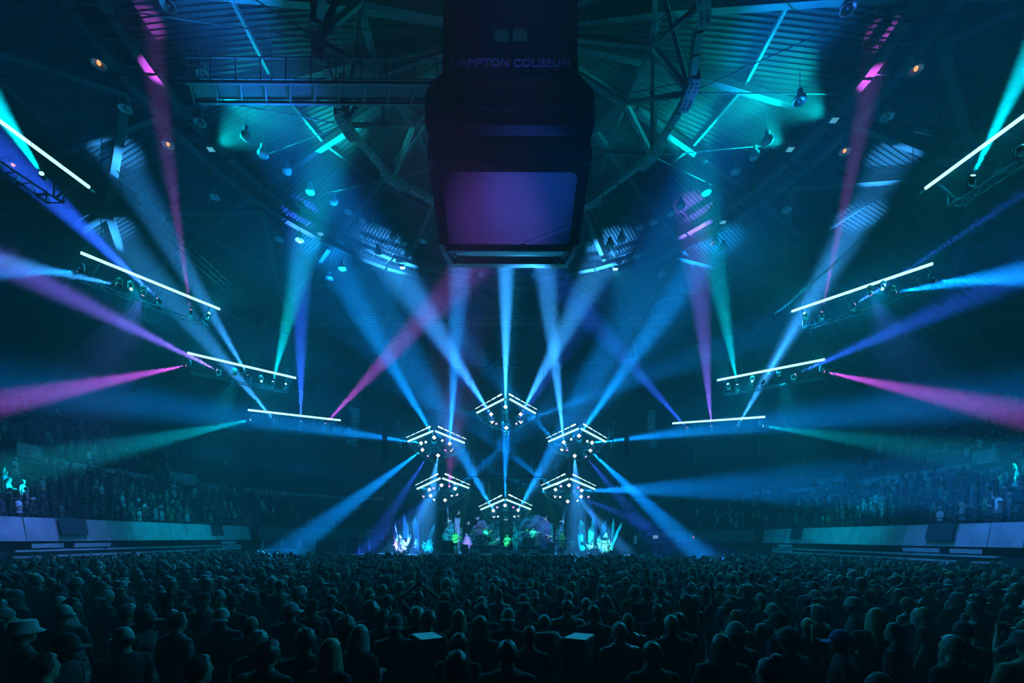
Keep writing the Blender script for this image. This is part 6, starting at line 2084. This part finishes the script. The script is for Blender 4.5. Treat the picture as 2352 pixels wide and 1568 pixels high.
# x, y of the top of the head in the photograph, hair, hair tone, hat, hat tone, shirt, pose, turn (degrees), extra height
NEAR = [
    (756, 1464, 'long', 'blond', None, None, 'black', 'down', -18, 0), (824, 1433, 'bob', 'grey', None, None, 'black', 'bent', -20, 0), (908, 1408, 'short', 'brown', 'cap_b', 'grey', 'charcoal', 'down', 8, 0),
    (759, 1366, 'crop', 'brown', None, None, 'pale', 'bent', -8, 0), (667, 1382, 'short', 'dark', 'cap_f', 'pale', 'charcoal', 'down', -14, 0), (718, 1384, 'short', 'dark', 'cap_f', 'black', 'patterned', 'bent', 25, 0),
    (700, 1444, 'curly', 'brown', None, None, 'black', 'down', 15, 0), (793, 1417, 'big', 'dark', None, None, 'black', 'down', 0, 0), (848, 1353, 'short', 'dark', 'beanie', 'pale', 'black', 'down', 0, 0),
    (890, 1363, 'short', 'dark', None, None, 'black', 'down', 5, 0), (877, 1399, 'curly', 'dark', None, None, 'black', 'down', -25, 0), (982, 1422, 'curly', 'brown', None, None, 'black', 'bent', 0, 0),
    (957, 1438, 'curly', 'grey', None, None, 'black', 'down', 0, 0), (1054, 1399, 'long', 'blond', None, None, 'black', 'down', 10, 0), (1102, 1412, 'long', 'dark', None, None, 'black', 'down', -5, 0),
    (1053, 1451, 'wavy', 'brown', None, None, 'black', 'down', -8, 0), (1049, 1491, 'long', 'dark', None, None, 'pale', 'down', 5, 0), (1106, 1455, 'long', 'dark', None, None, 'charcoal', 'bent', 0, 0),
    (1167, 1395, 'short', 'dark', 'cap_b', 'pale', 'black', 'bent', -5, 0), (1025, 1327, None, 'dark', 'wrap', 'pale', 'patterned', 'down', 5, .02), (962, 1356, 'short', 'brown', None, None, 'striped', 'clap', 10, 0),
    (766, 1348, 'short', 'dark', None, None, 'black', 'down', 0, 0), (681, 1349, 'short', 'grey', 'beanie', 'grey', 'charcoal', 'down', -15, 0), (694, 1345, 'short', 'grey', None, None, 'black', 'down', 10, 0),
    (733, 1325, 'short', 'dark', 'cap_f', 'pale', 'black', 'down', -60, 0), (835, 1325, 'short', 'dark', 'cap_f', 'grey', 'charcoal', 'down', -35, 0), (815, 1334, 'short', 'grey', 'cap_f', 'pale', 'black', 'down', 40, 0),
    (1099, 1345, 'short', 'dark', None, None, 'navy', 'down', 8, 0), (1131, 1339, 'crop', 'blond', None, None, 'grey', 'down', -5, 0), (1145, 1350, 'short', 'dark', None, None, 'pale', 'down', 6, 0), (1156, 1338, 'short', 'dark', 'beanie', 'pale', 'charcoal', 'down', 0, 0),
    (1424, 1428, 'short', 'grey', None, None, 'sequined', 'down', 10, 0), (1443, 1407, None, 'dark', None, None, 'sequined', 'bent', 0, 0), (1303, 1375, 'short', 'dark', None, None, 'pale', 'down', 0, 0), (1364, 1387, 'short', 'dark', None, None, 'charcoal', 'down', 5, 0),
    (1346, 1386, 'crop', 'grey', None, None, 'teal', 'down', 0, 0), (1391, 1370, 'short', 'dark', None, None, 'patterned', 'down', -5, 0), (1251, 1427, 'crop', 'grey', 'hood_down', 'pale', 'pale', 'down', 15, 0), (1216, 1435, 'short', 'dark', None, None, 'black', 'down', -5, 0),
    (1202, 1362, 'short', 'dark', 'cap_b', 'pale', 'charcoal', 'phone', 0, 0), (1543, 1410, 'short', 'grey', None, None, 'black', 'down', 0, 0), (1560, 1431, 'short', 'dark', None, None, 'patterned', 'bent', 8, 0), (1512, 1385, 'short', 'dark', None, None, 'black', 'down', -5, 0),
    (1596, 1365, 'short', 'dark', 'cap_f', 'pale', 'striped', 'one_up', -20, 0), (1693, 1431, 'short', 'dark', 'beanie', 'pale', 'charcoal', 'down', 10, 0), (1692, 1399, 'long', 'reddish', None, None, 'green', 'down', 0, 0), (1660, 1454, 'long', 'dark', None, None, 'black', 'down', -5, 0),
    (1749, 1362, 'short', 'grey', None, None, 'black', 'down', 12, 0), (1680, 1376, 'short', 'dark', 'cap_f', 'grey', 'black', 'down', 55, 0), (1588, 1321, 'short', 'dark', None, None, 'teal', 'down', 0, .03), (405, 1404, 'short', 'dark', None, None, 'plaid', 'down', -20, .03),
    (508, 1395, 'short', 'dark', 'cap_b', 'pale', 'black', 'down', 15, 0), (148, 1451, 'short', 'dark', 'cap_f', 'charcoal', 'black', 'down', -75, 0), (48, 1424, 'short', 'grey', 'bucket', 'pale', 'charcoal', 'down', -20, 0), (286, 1442, 'short', 'dark', 'cap_f', 'pale', 'black', 'bent', 60, 0),
    (291, 1384, 'short', 'grey', None, None, 'charcoal', 'down', -40, 0), (334, 1419, 'short', 'dark', 'cap_f', 'teal', 'charcoal', 'down', -80, 0), (145, 1387, 'short', 'dark', 'cap_f', 'pale', 'charcoal', 'down', 30, 0), (160, 1371, 'short', 'dark', None, None, 'grey', 'down', -50, 0),
    (97, 1497, 'short', 'dark', None, None, 'green', 'down', -15, 0), (227, 1333, 'short', 'dark', 'cap_f', 'grey', 'charcoal', 'down', -60, 0), (173, 1327, 'short', 'dark', 'beanie', 'pale', 'black', 'down', -30, 0), (423, 1296, 'long', 'dark', 'sunhat', 'pale', 'charcoal', 'down', -20, 0),
    (327, 1408, 'short', 'dark', None, None, 'black', 'one_up', -20, 0), (2127, 1393, None, 'grey', None, None, 'black', 'down', 40, 0), (1793, 1403, 'short', 'dark', 'cap_f', 'charcoal', 'navy', 'down', 30, 0), (1816, 1444, 'short', 'dark', 'beanie', 'charcoal', 'black', 'down', 20, 0),
    (1936, 1454, 'short', 'dark', 'cap_f', 'blue', 'black', 'down', 65, 0), (1880, 1389, 'curly', 'grey', None, None, 'pale', 'down', 20, 0), (2242, 1380, 'short', 'dark', None, None, 'grey', 'down', 40, 0), (1964, 1373, 'short', 'dark', 'beanie', 'pale', 'charcoal', 'down', 50, 0),
    (1874, 1353, 'crop', 'grey', 'cap_b', 'pale', 'charcoal', 'down', 0, 0), (2017, 1542, 'short', 'dark', 'cap_f', 'grey', 'black', 'down', -70, 0), (1772, 1509, 'bun', 'dark', None, None, 'blue', 'bent', 25, 0), (2060, 1428, 'short', 'dark', None, None, 'black', 'down', 30, 0),
    (450, 1500, 'short', 'dark', None, None, 'black', 'down', -25, 0), (610, 1470, 'curly', 'dark', None, None, 'charcoal', 'bent', -10, 0), (1500, 1470, 'short', 'dark', None, None, 'black', 'down', 5, 0), (1165, 1478, 'short', 'dark', None, None, 'black', 'down', 0, 0),
]
MARKS = [(0, 'left picture edge'), (150, 'large left banner'), (310, 'left bleachers'), (460, 'small left banner'), (600, 'left window wall'), (728, 'left exit sign'), (845, 'leaning tower'), (940, 'left crystals'), (1045, 'standing bassist'),
         (1105, 'drum kit'), (1164, 'seated guitarist'), (1225, 'percussionist'), (1290, 'keyboard player'), (1375, 'right crystals'), (1480, 'mixing console'), (1595, 'right exit sign'), (1740, 'right balcony end'), (1857, 'small right banner'), (2010, 'right bleachers'), (2165, 'large right banner'), (2330, 'right picture edge')]


def to_px(p):
    u, v = (p.x) / p.y * F, (p.z - EYE) / p.y * F
    u, v = u * math.cos(ROLL) + v * math.sin(ROLL), v * math.cos(ROLL) - u * math.sin(ROLL)
    return CX + u, HY - v


taken = []


def free(x, y, d):
    return all((x - a) ** 2 + (y - b) ** 2 > d * d for a, b in taken)


PEOPLE = []
taken += [(-0.9, 5.35), (-0.85, 5.6), (0.9, 5.35), (0.8, 5.6)]    # the two standing cases
for px, py, hair, ht, hat, hatt, shirt, pose, turn, dh in NEAR:
    hh = 1.75 * (1.0 + cr.uniform(-.02, .02)) + dh
    p = PZ(px, py, hh + (0.03 if hat in ('cap_f', 'cap_b', 'beanie', 'bucket', 'sunhat') else 0.02 if hair not in (None, 'crop') else 0.0) + (0.10 if hat == 'wrap' else 0))
    while not free(p.x, p.y, 0.5):
        p = p + Vector((p.x, p.y, 0)).normalized() * 0.06
    PEOPLE.append([p.x, p.y, hair, ht, hat, hatt, shirt, pose, math.radians(turn), hh / 1.755, 0])
    taken.append((p.x, p.y))
HAIRS = [('short', 34), ('crop', 12), ('curly', 7), ('long', 14), ('wavy', 6), ('bob', 6), ('ponytail', 6), ('bun', 3), (None, 5), ('big', 3)]
HATS = [(None, 48), ('cap_f', 24), ('cap_b', 13), ('beanie', 7), ('bucket', 4), ('sunhat', 3)]
SHIRTS = [('black', 34), ('charcoal', 22), ('navy', 8), ('grey', 10), ('pale', 8), ('white', 2), ('teal', 5), ('green', 2), ('maroon', 2), ('plaid', 4), ('patterned', 5), ('tan', 3)]
POSES = [('down', 50), ('bent', 26), ('phone', 4), ('clap', 5), ('one_up', 4), ('hips', 4)]


def pick(tab):
    s = cr.uniform(0, sum(w_ for _, w_ in tab))
    for v, w_ in tab:
        s -= w_
        if s <= 0:
            return v
    return tab[0][0]


def face_stage(x, y):
    return math.atan2(x * 0.72, max(36 - y, 6)) + cr.gauss(0, 0.22)


def floor_ok(x, y):
    return abs(x) < 20.9 and y < (27.6 if abs(x) < 14.5 else 31.5)


N_ONE = 292
y = 4.6
while y < 14 and len(PEOPLE) < N_ONE:
    half = min(1.18 * y, 20.6)
    x = -half + cr.uniform(0, .4)
    row = []
    while x < half:
        xx, yy = x + cr.uniform(-.12, .12), y + cr.uniform(-.2, .2)
        row.append((xx, yy))
        x += cr.uniform(.6, .85)
    cr.shuffle(row)
    for xx, yy in row:
        if len(PEOPLE) >= N_ONE:
            break
        # keep the tops of heads where the photograph has them: none stands close before the lens
        if not free(xx, yy, 0.6) or (yy < 5.6 and cr.random() < .45):
            continue
        hat = pick(HATS)
        hair = pick(HAIRS)
        if hat and hair in ('curly', 'big', 'bun', None):
            hair = 'short'
        PEOPLE.append([xx, yy, hair, pick([('dark', 50), ('brown', 24), ('blond', 14), ('grey', 10), ('reddish', 4)]), hat, pick([('pale', 30), ('grey', 20), ('charcoal', 22), ('black', 16), ('navy', 6), ('teal', 6), ('tan', 5)]), pick(SHIRTS), pick(POSES), -face_stage(xx, yy), cr.gauss(0.985, .035), 1])
        taken.append((xx, yy))
    y += 0.62
EDGE_Y = y

HAIR_W = {'short': 'short %s hair', 'crop': 'cropped %s hair', 'curly': 'curly %s hair', 'long': 'long %s hair', 'wavy': 'long wavy %s hair', 'bob': '%s bobbed hair', 'ponytail': '%s ponytail', 'bun': '%s hair bun', 'big': 'big bushy %s hair', None: 'bald head'}
HAT_W = {'cap_f': '%s cap', 'cap_b': 'backward %s cap', 'beanie': '%s beanie', 'bucket': '%s bucket hat', 'sunhat': '%s brimmed hat', 'wrap': 'big round %s headwrap', 'hood_down': 'lowered %s hood'}
POSE_W = {'clap': ' arms overhead', 'one_up': ' one arm up', 'phone': ' hands raised'}
ROWW = ['nearest row', 'second row', 'third row', 'fourth row', 'fifth row', 'sixth row', 'seventh row']
CUTS = [1452, 1415, 1385, 1362, 1345, 1332]
SEEN_L = {}
ORD = ['', 'second ', 'third ', 'fourth ', 'fifth ', 'sixth ', 'seventh ']
for q in sorted(PEOPLE, key=lambda q: q[0] / q[1]):
    x, y, hair, ht, hat, hatt, shirt, pose, rz, h, rndm = q
    px, py = to_px(Vector((x, y, 1.755 * h)))
    if px < -60 or px > 2412:
        q.append(None)
        continue
    mk = min(MARKS, key=lambda m: abs(m[0] - px))[1]
    rw = ROWW[sum(py < c for c in CUTS)]
    top = HAT_W[hat] % hatt if hat else (HAIR_W[hair] % ht if hair else HAIR_W[None])
    lab = '%s person, %s top%s, %s below %s' % (top, shirt, POSE_W.get(pose, ''), rw, mk)
    k = SEEN_L.get(lab, 0)
    SEEN_L[lab] = k + 1
    if k:
        lab = '%sfrom left, %s' % (ORD[k], lab)
    q.append(lab)
for q in PEOPLE:
    if q[-1] is None:
        continue
    x, y, hair, ht, hat, hatt, shirt, pose, rz, h, rndm, lab = q
    person((x, y, 0), rz, pose, hair, ht, hat, hatt, shirt, cr.choice([0, 0, 0, 1, 1, 2]), h, cr.uniform(.93, 1.1), False, cr.choice([.72, .72, 1.5]), label=lab, group='audience standing on the floor')

# two tall narrow cases that stand among the nearest people, with pale tops
M_TOP = mat('pale case top', (0.45, 0.5, 0.5), 0.5)
for pts, lb in ((((945, 1455), (993, 1451), (1018, 1463), (969, 1468.5)), 'left'), (((1295, 1464), (1320, 1452.5), (1365, 1456), (1344, 1469)), 'right')):
    ps = [PZ(a, b, 1.60) for a, b in pts]
    c = sum(ps, Vector()) / 4
    t = empty('upright_case', (c.x, c.y, 0), 'tall narrow black case with a pale top among the crowd, the %s one of two' % lb, 'case', 'upright cases in the crowd')
    loc_ = [Vector((p.x - c.x, p.y - c.y, 0)) for p in ps]
    MB().add([v_ + Vector((0, 0, z)) for z in (0.02, 1.57) for v_ in loc_], [(3, 2, 1, 0), (4, 5, 6, 7)] + [(k, (k + 1) % 4, 4 + (k + 1) % 4, 4 + k) for k in range(4)]).build('case_body', M_BLACK, t)
    MB().add([v_ * 1.03 + Vector((0, 0, z)) for z in (1.57, 1.60) for v_ in loc_], [(3, 2, 1, 0), (4, 5, 6, 7)] + [(k, (k + 1) % 4, 4 + (k + 1) % 4, 4 + k) for k in range(4)]).build('lid', M_TOP, t)
    for v_ in loc_:
        MB().box(v_ * 1.01 + Vector((0, 0, .012)), (.05, .05, .024)).build('foot', M_STEEL_D, t)
    if lb == 'right':
        a = PZ(1345, 1497, 1.42)
        b = Vector((a.x - c.x, a.y - c.y - .02, 1.45))
        MB().tube([b, b + Vector((.012, 0, -.09))], .006, 6).build('reflective_pole', M_METAL, t)  # thin bright metal pole stands for the vertical glints
        MB().tube([b + Vector((.012, 0, -.1)), b + Vector((.03, 0, -.26))], .008, 6).build('reflective_pole', M_METAL, t)
mic_stand(PZ(1328, 1400, 1.1).xy.to_3d(), 1.62, 0.02, 'tall thin microphone stand among the crowd right of the centre')

# ================================================================== the rest: far floor and the seats
ft = np.random.default_rng(4)


def low_person(lod):
    """A small standing figure: verts, quads/tris and a part number per face (0 skin, 1 shirt, 2 trousers, 3 head top)."""
    V, Fc, Pn = [], [], []

    def loft(rings, n, part, cap=True):
        b = len(V)
        for z, a, d, ox, oy in rings:
            for k in range(n):
                t = 2 * PI * k / n
                V.append((ox + a * math.cos(t), oy + d * math.sin(t), z))
        for i in range(len(rings) - 1):
            for k in range(n):
                Fc.append((b + i * n + k, b + i * n + (k + 1) % n, b + (i + 1) * n + (k + 1) % n, b + (i + 1) * n + k))
                Pn.append(part)
        if cap:
            Fc.append(tuple(b + (len(rings) - 1) * n + k for k in range(n)))
            Pn.append(part)

    n = 10 if lod == 0 else 7
    loft([(.84, .18, .12, 0, 0), (1.0, .172, .12, 0, 0), (1.15, .165, .115, 0, 0), (1.32, .2, .125, 0, 0), (1.41, .2, .105, 0, -.01), (1.46, .14, .08, 0, -.01), (1.49, .07, .06, 0, 0)], n, 1)
    loft([(1.46, .06, .06, 0, 0), (1.55, .055, .058, 0, .01)], 6, 0, False)
    loft([(1.52, .045, .05, 0, .04), (1.57, .07, .085, 0, .02), (1.635, .08, .1, 0, .02)], 8 if lod == 0 else 6, 0, False)
    loft([(1.6, .083, .1, 0, .005), (1.66, .09, .112, 0, .015), (1.71, .078, .1, 0, .02), (1.745, .05, .07, 0, .02), (1.76, .012, .02, 0, .02)], 8 if lod == 0 else 6, 3)
    for s in (-1, 1):
        loft([(.0, .05, .08, s * .1, .03), (.1, .045, .05, s * .1, 0), (.48, .06, .06, s * .1, 0), (.86, .085, .09, s * .09, 0)], 6 if lod == 0 else 4, 2, False)
    return V, Fc, Pn


def low_arms(kind):
    V, Fc, Pn = [], [], []
    for s in (-1, 1):
        if kind == 'up' and s == 1:
            pts = [(.19, 0, 1.4), (.3, .08, 1.62), (.22, .12, 1.9)]
        elif kind == 'both':
            pts = [(.19, 0, 1.4), (.32, .08, 1.6), (.08, .14, 1.85)]
        elif kind == 'bent':
            pts = [(.19, 0, 1.4), (.26, 0, 1.15), (.12, .24, 1.18)]
        else:
            pts = [(.19, 0, 1.4), (.25, -.01, 1.15), (.27, .04, .88)]
        m = MB().tube([Vector((x * s, y_, z)) for x, y_, z in pts], [.055, .044, .032], 5)
        b = len(V)
        V += m.v
        Fc += [tuple(b + i for i in f) for f in m.f]
        Pn += [1 if i < 5 else 0 for i in range(len(m.f))]
    return V, Fc, Pn


def low_hat(kind):
    m = MB()
    if kind == 'cap':
        m.prism([(-.08, 0), (.08, 0), (.06, .1), (-.06, .1)], .012, (0, .1, 1.665), (1, 0, 0), (0, 1, -.15))
    elif kind == 'brim':
        m.lathe([(.18, 1.675), (.1, 1.69)], 10, (0, .02, 0))
    elif kind == 'hair':
        m.lathe([(.11, 1.33), (.115, 1.5), (.1, 1.62)], 8, (0, -.035, 0))
    return m.v, m.f, [3] * len(m.f)


VAR = {}
for lod in (0, 1):
    for arm in ('down', 'bent', 'up', 'both'):
        for hat in ('none', 'cap', 'brim', 'hair'):
            V, Fc, Pn = low_person(lod)
            for V2, F2, P2 in (low_arms(arm), low_hat(hat)):
                b = len(V)
                V = V + list(V2)
                Fc = Fc + [tuple(b + i for i in f) for f in F2]
                Pn = Pn + P2
            VAR[lod, arm, hat] = (np.array(V), [np.array(f) for f in Fc], np.array(Pn))

SKC = np.array([(0.42, 0.27, 0.2), (0.3, 0.18, 0.12), (0.13, 0.07, 0.045)])
SHC = np.array([TONE[k] for k in ('black', 'charcoal', 'navy', 'grey', 'pale', 'white', 'teal', 'green', 'maroon', 'tan')])
SHP = np.array([34, 24, 9, 11, 10, 3, 5, 2, 2, 3.0])
HDC = np.array([HTONE['dark'], HTONE['brown'], HTONE['blond'], HTONE['grey'], TONE['pale'], TONE['grey'], TONE['charcoal'], TONE['red']])
HDP = np.array([36, 16, 9, 7, 15, 9, 8, 0.6])
spots = []
# the far floor, in front of the stage
y = max(EDGE_Y - 1.5, 8.0)
while y < 32.0:
    half = min(1.2 * y, 20.8)
    x = -half
    while x < half:
        xx, yy = x + cr.uniform(-.15, .15), y + cr.uniform(-.22, .22)
        if floor_ok(xx, yy) and free(xx, yy, .6):
            spots.append((xx, yy, 0.0, -face_stage(xx, yy), 1.0, 0 if yy < 19 else 1))
        x += cr.uniform(.55, .8)
    y += .58
# the seats: people stand in the rows, dense below the walkway and thinner above
for sx in (-1, 1):
    for n, (o, z) in enumerate(ROWS):
        path = offset_path(EDGE, o + 0.42)
        s = 4.0
        while s < 44:
            (x, yy), t = along(path, s)
            s += cr.uniform(.52, .8)
            upper = n >= 7
            # the aisles stay clear; the upper seats empty out toward the stage
            fill = 0.9 if not upper else (0.75 if yy < 34 else 0.4 if yy < 44 else 0.08)
            if not upper and yy > 43:
                fill = 0.55
            if cr.random() > fill or abs(x) / max(yy, 1) > 1.2 or any(abs(s - a) < .5 for a in (10.5, 19.2, 28, 35.6)):
                continue
            spots.append((sx * x, yy + cr.uniform(-.05, .05), z + .01, -sx * math.atan2(abs(x), max(40 - yy, 4)) * -1 + cr.gauss(0, .2), 1.0, 1 if yy > 26 else 0))
vs_all, loops, starts, sizes, cols = [], [], [], [], []
nv = 0
nl = 0
arm_k, arm_p = ['down', 'bent', 'up', 'both'], np.array([.5, .38, .07, .05])
hat_k, hat_p = ['none', 'cap', 'brim', 'hair'], np.array([.46, .24, .05, .25])
for x, yy, z, rz, h, lod in spots:
    a = arm_k[ft.choice(4, p=arm_p)]
    hk = hat_k[ft.choice(4, p=hat_p)]
    V, Fc, Pn = VAR[lod, a, hk]
    s = ft.normal(0.985, .04)
    wd = s * ft.uniform(.92, 1.12)
    c, sn = math.cos(rz), math.sin(rz)
    W = np.empty_like(V)
    W[:, 0] = (V[:, 0] * c - V[:, 1] * sn) * wd + x
    W[:, 1] = (V[:, 0] * sn + V[:, 1] * c) * wd + yy
    W[:, 2] = V[:, 2] * s + z
    vs_all.append(W)
    pal = np.array([SKC[ft.choice(3, p=[.55, .3, .15])], SHC[ft.choice(len(SHP), p=SHP / SHP.sum())] * ft.uniform(.7, 1.2), (.02, .022, .03), HDC[ft.choice(len(HDP), p=HDP / HDP.sum())] * ft.uniform(.7, 1.2)])
    key = (lod, a, hk)
    if key not in low_hat.__dict__:
        fl_ = np.concatenate(Fc)
        sz_ = np.array([len(f) for f in Fc])
        low_hat.__dict__[key] = (fl_, sz_)
    fl_, sz_ = low_hat.__dict__[key]
    loops.append(fl_ + nv)
    sizes.append(sz_)
    cols.append(np.repeat(pal[Pn], sz_, axis=0))
    nv += len(V)
Vc = np.concatenate(vs_all).astype(np.float32)
Lp = np.concatenate(loops).astype(np.int32)
Sz = np.concatenate(sizes).astype(np.int32)
Cl = np.concatenate(cols).astype(np.float32)
me = bpy.data.meshes.new('crowd')
me.vertices.add(len(Vc))
me.vertices.foreach_set('co', Vc.ravel())
me.loops.add(len(Lp))
me.loops.foreach_set('vertex_index', Lp)
me.polygons.add(len(Sz))
me.polygons.foreach_set('loop_start', np.concatenate([[0], np.cumsum(Sz)[:-1]]).astype(np.int32))
me.polygons.foreach_set('use_smooth', np.ones(len(Sz), bool))
at_ = me.color_attributes.new('tone', 'FLOAT_COLOR', 'CORNER')
at_.data.foreach_set('color', np.concatenate([Cl, np.ones((len(Cl), 1), np.float32)], axis=1).ravel())
me.update(calc_edges=True)
me.validate()
mcw = bpy.data.materials.new('crowd clothes')
mcw.use_nodes = True
_n = mcw.node_tree
_a = _n.nodes.new('ShaderNodeAttribute')
_a.attribute_name = 'tone'
_n.links.new(_a.outputs['Color'], _n.nodes['Principled BSDF'].inputs['Base Color'])
_n.nodes['Principled BSDF'].inputs['Roughness'].default_value = 0.75
me.materials.append(mcw)
crowd = bpy.data.objects.new('crowd', me)
COL.objects.link(crowd)
tag(crowd, 'dense standing crowd filling the far floor and the seats on both sides', 'crowd', None, 'stuff')
print('CROWD', len(spots), 'verts', nv, 'one by one', len(PEOPLE))
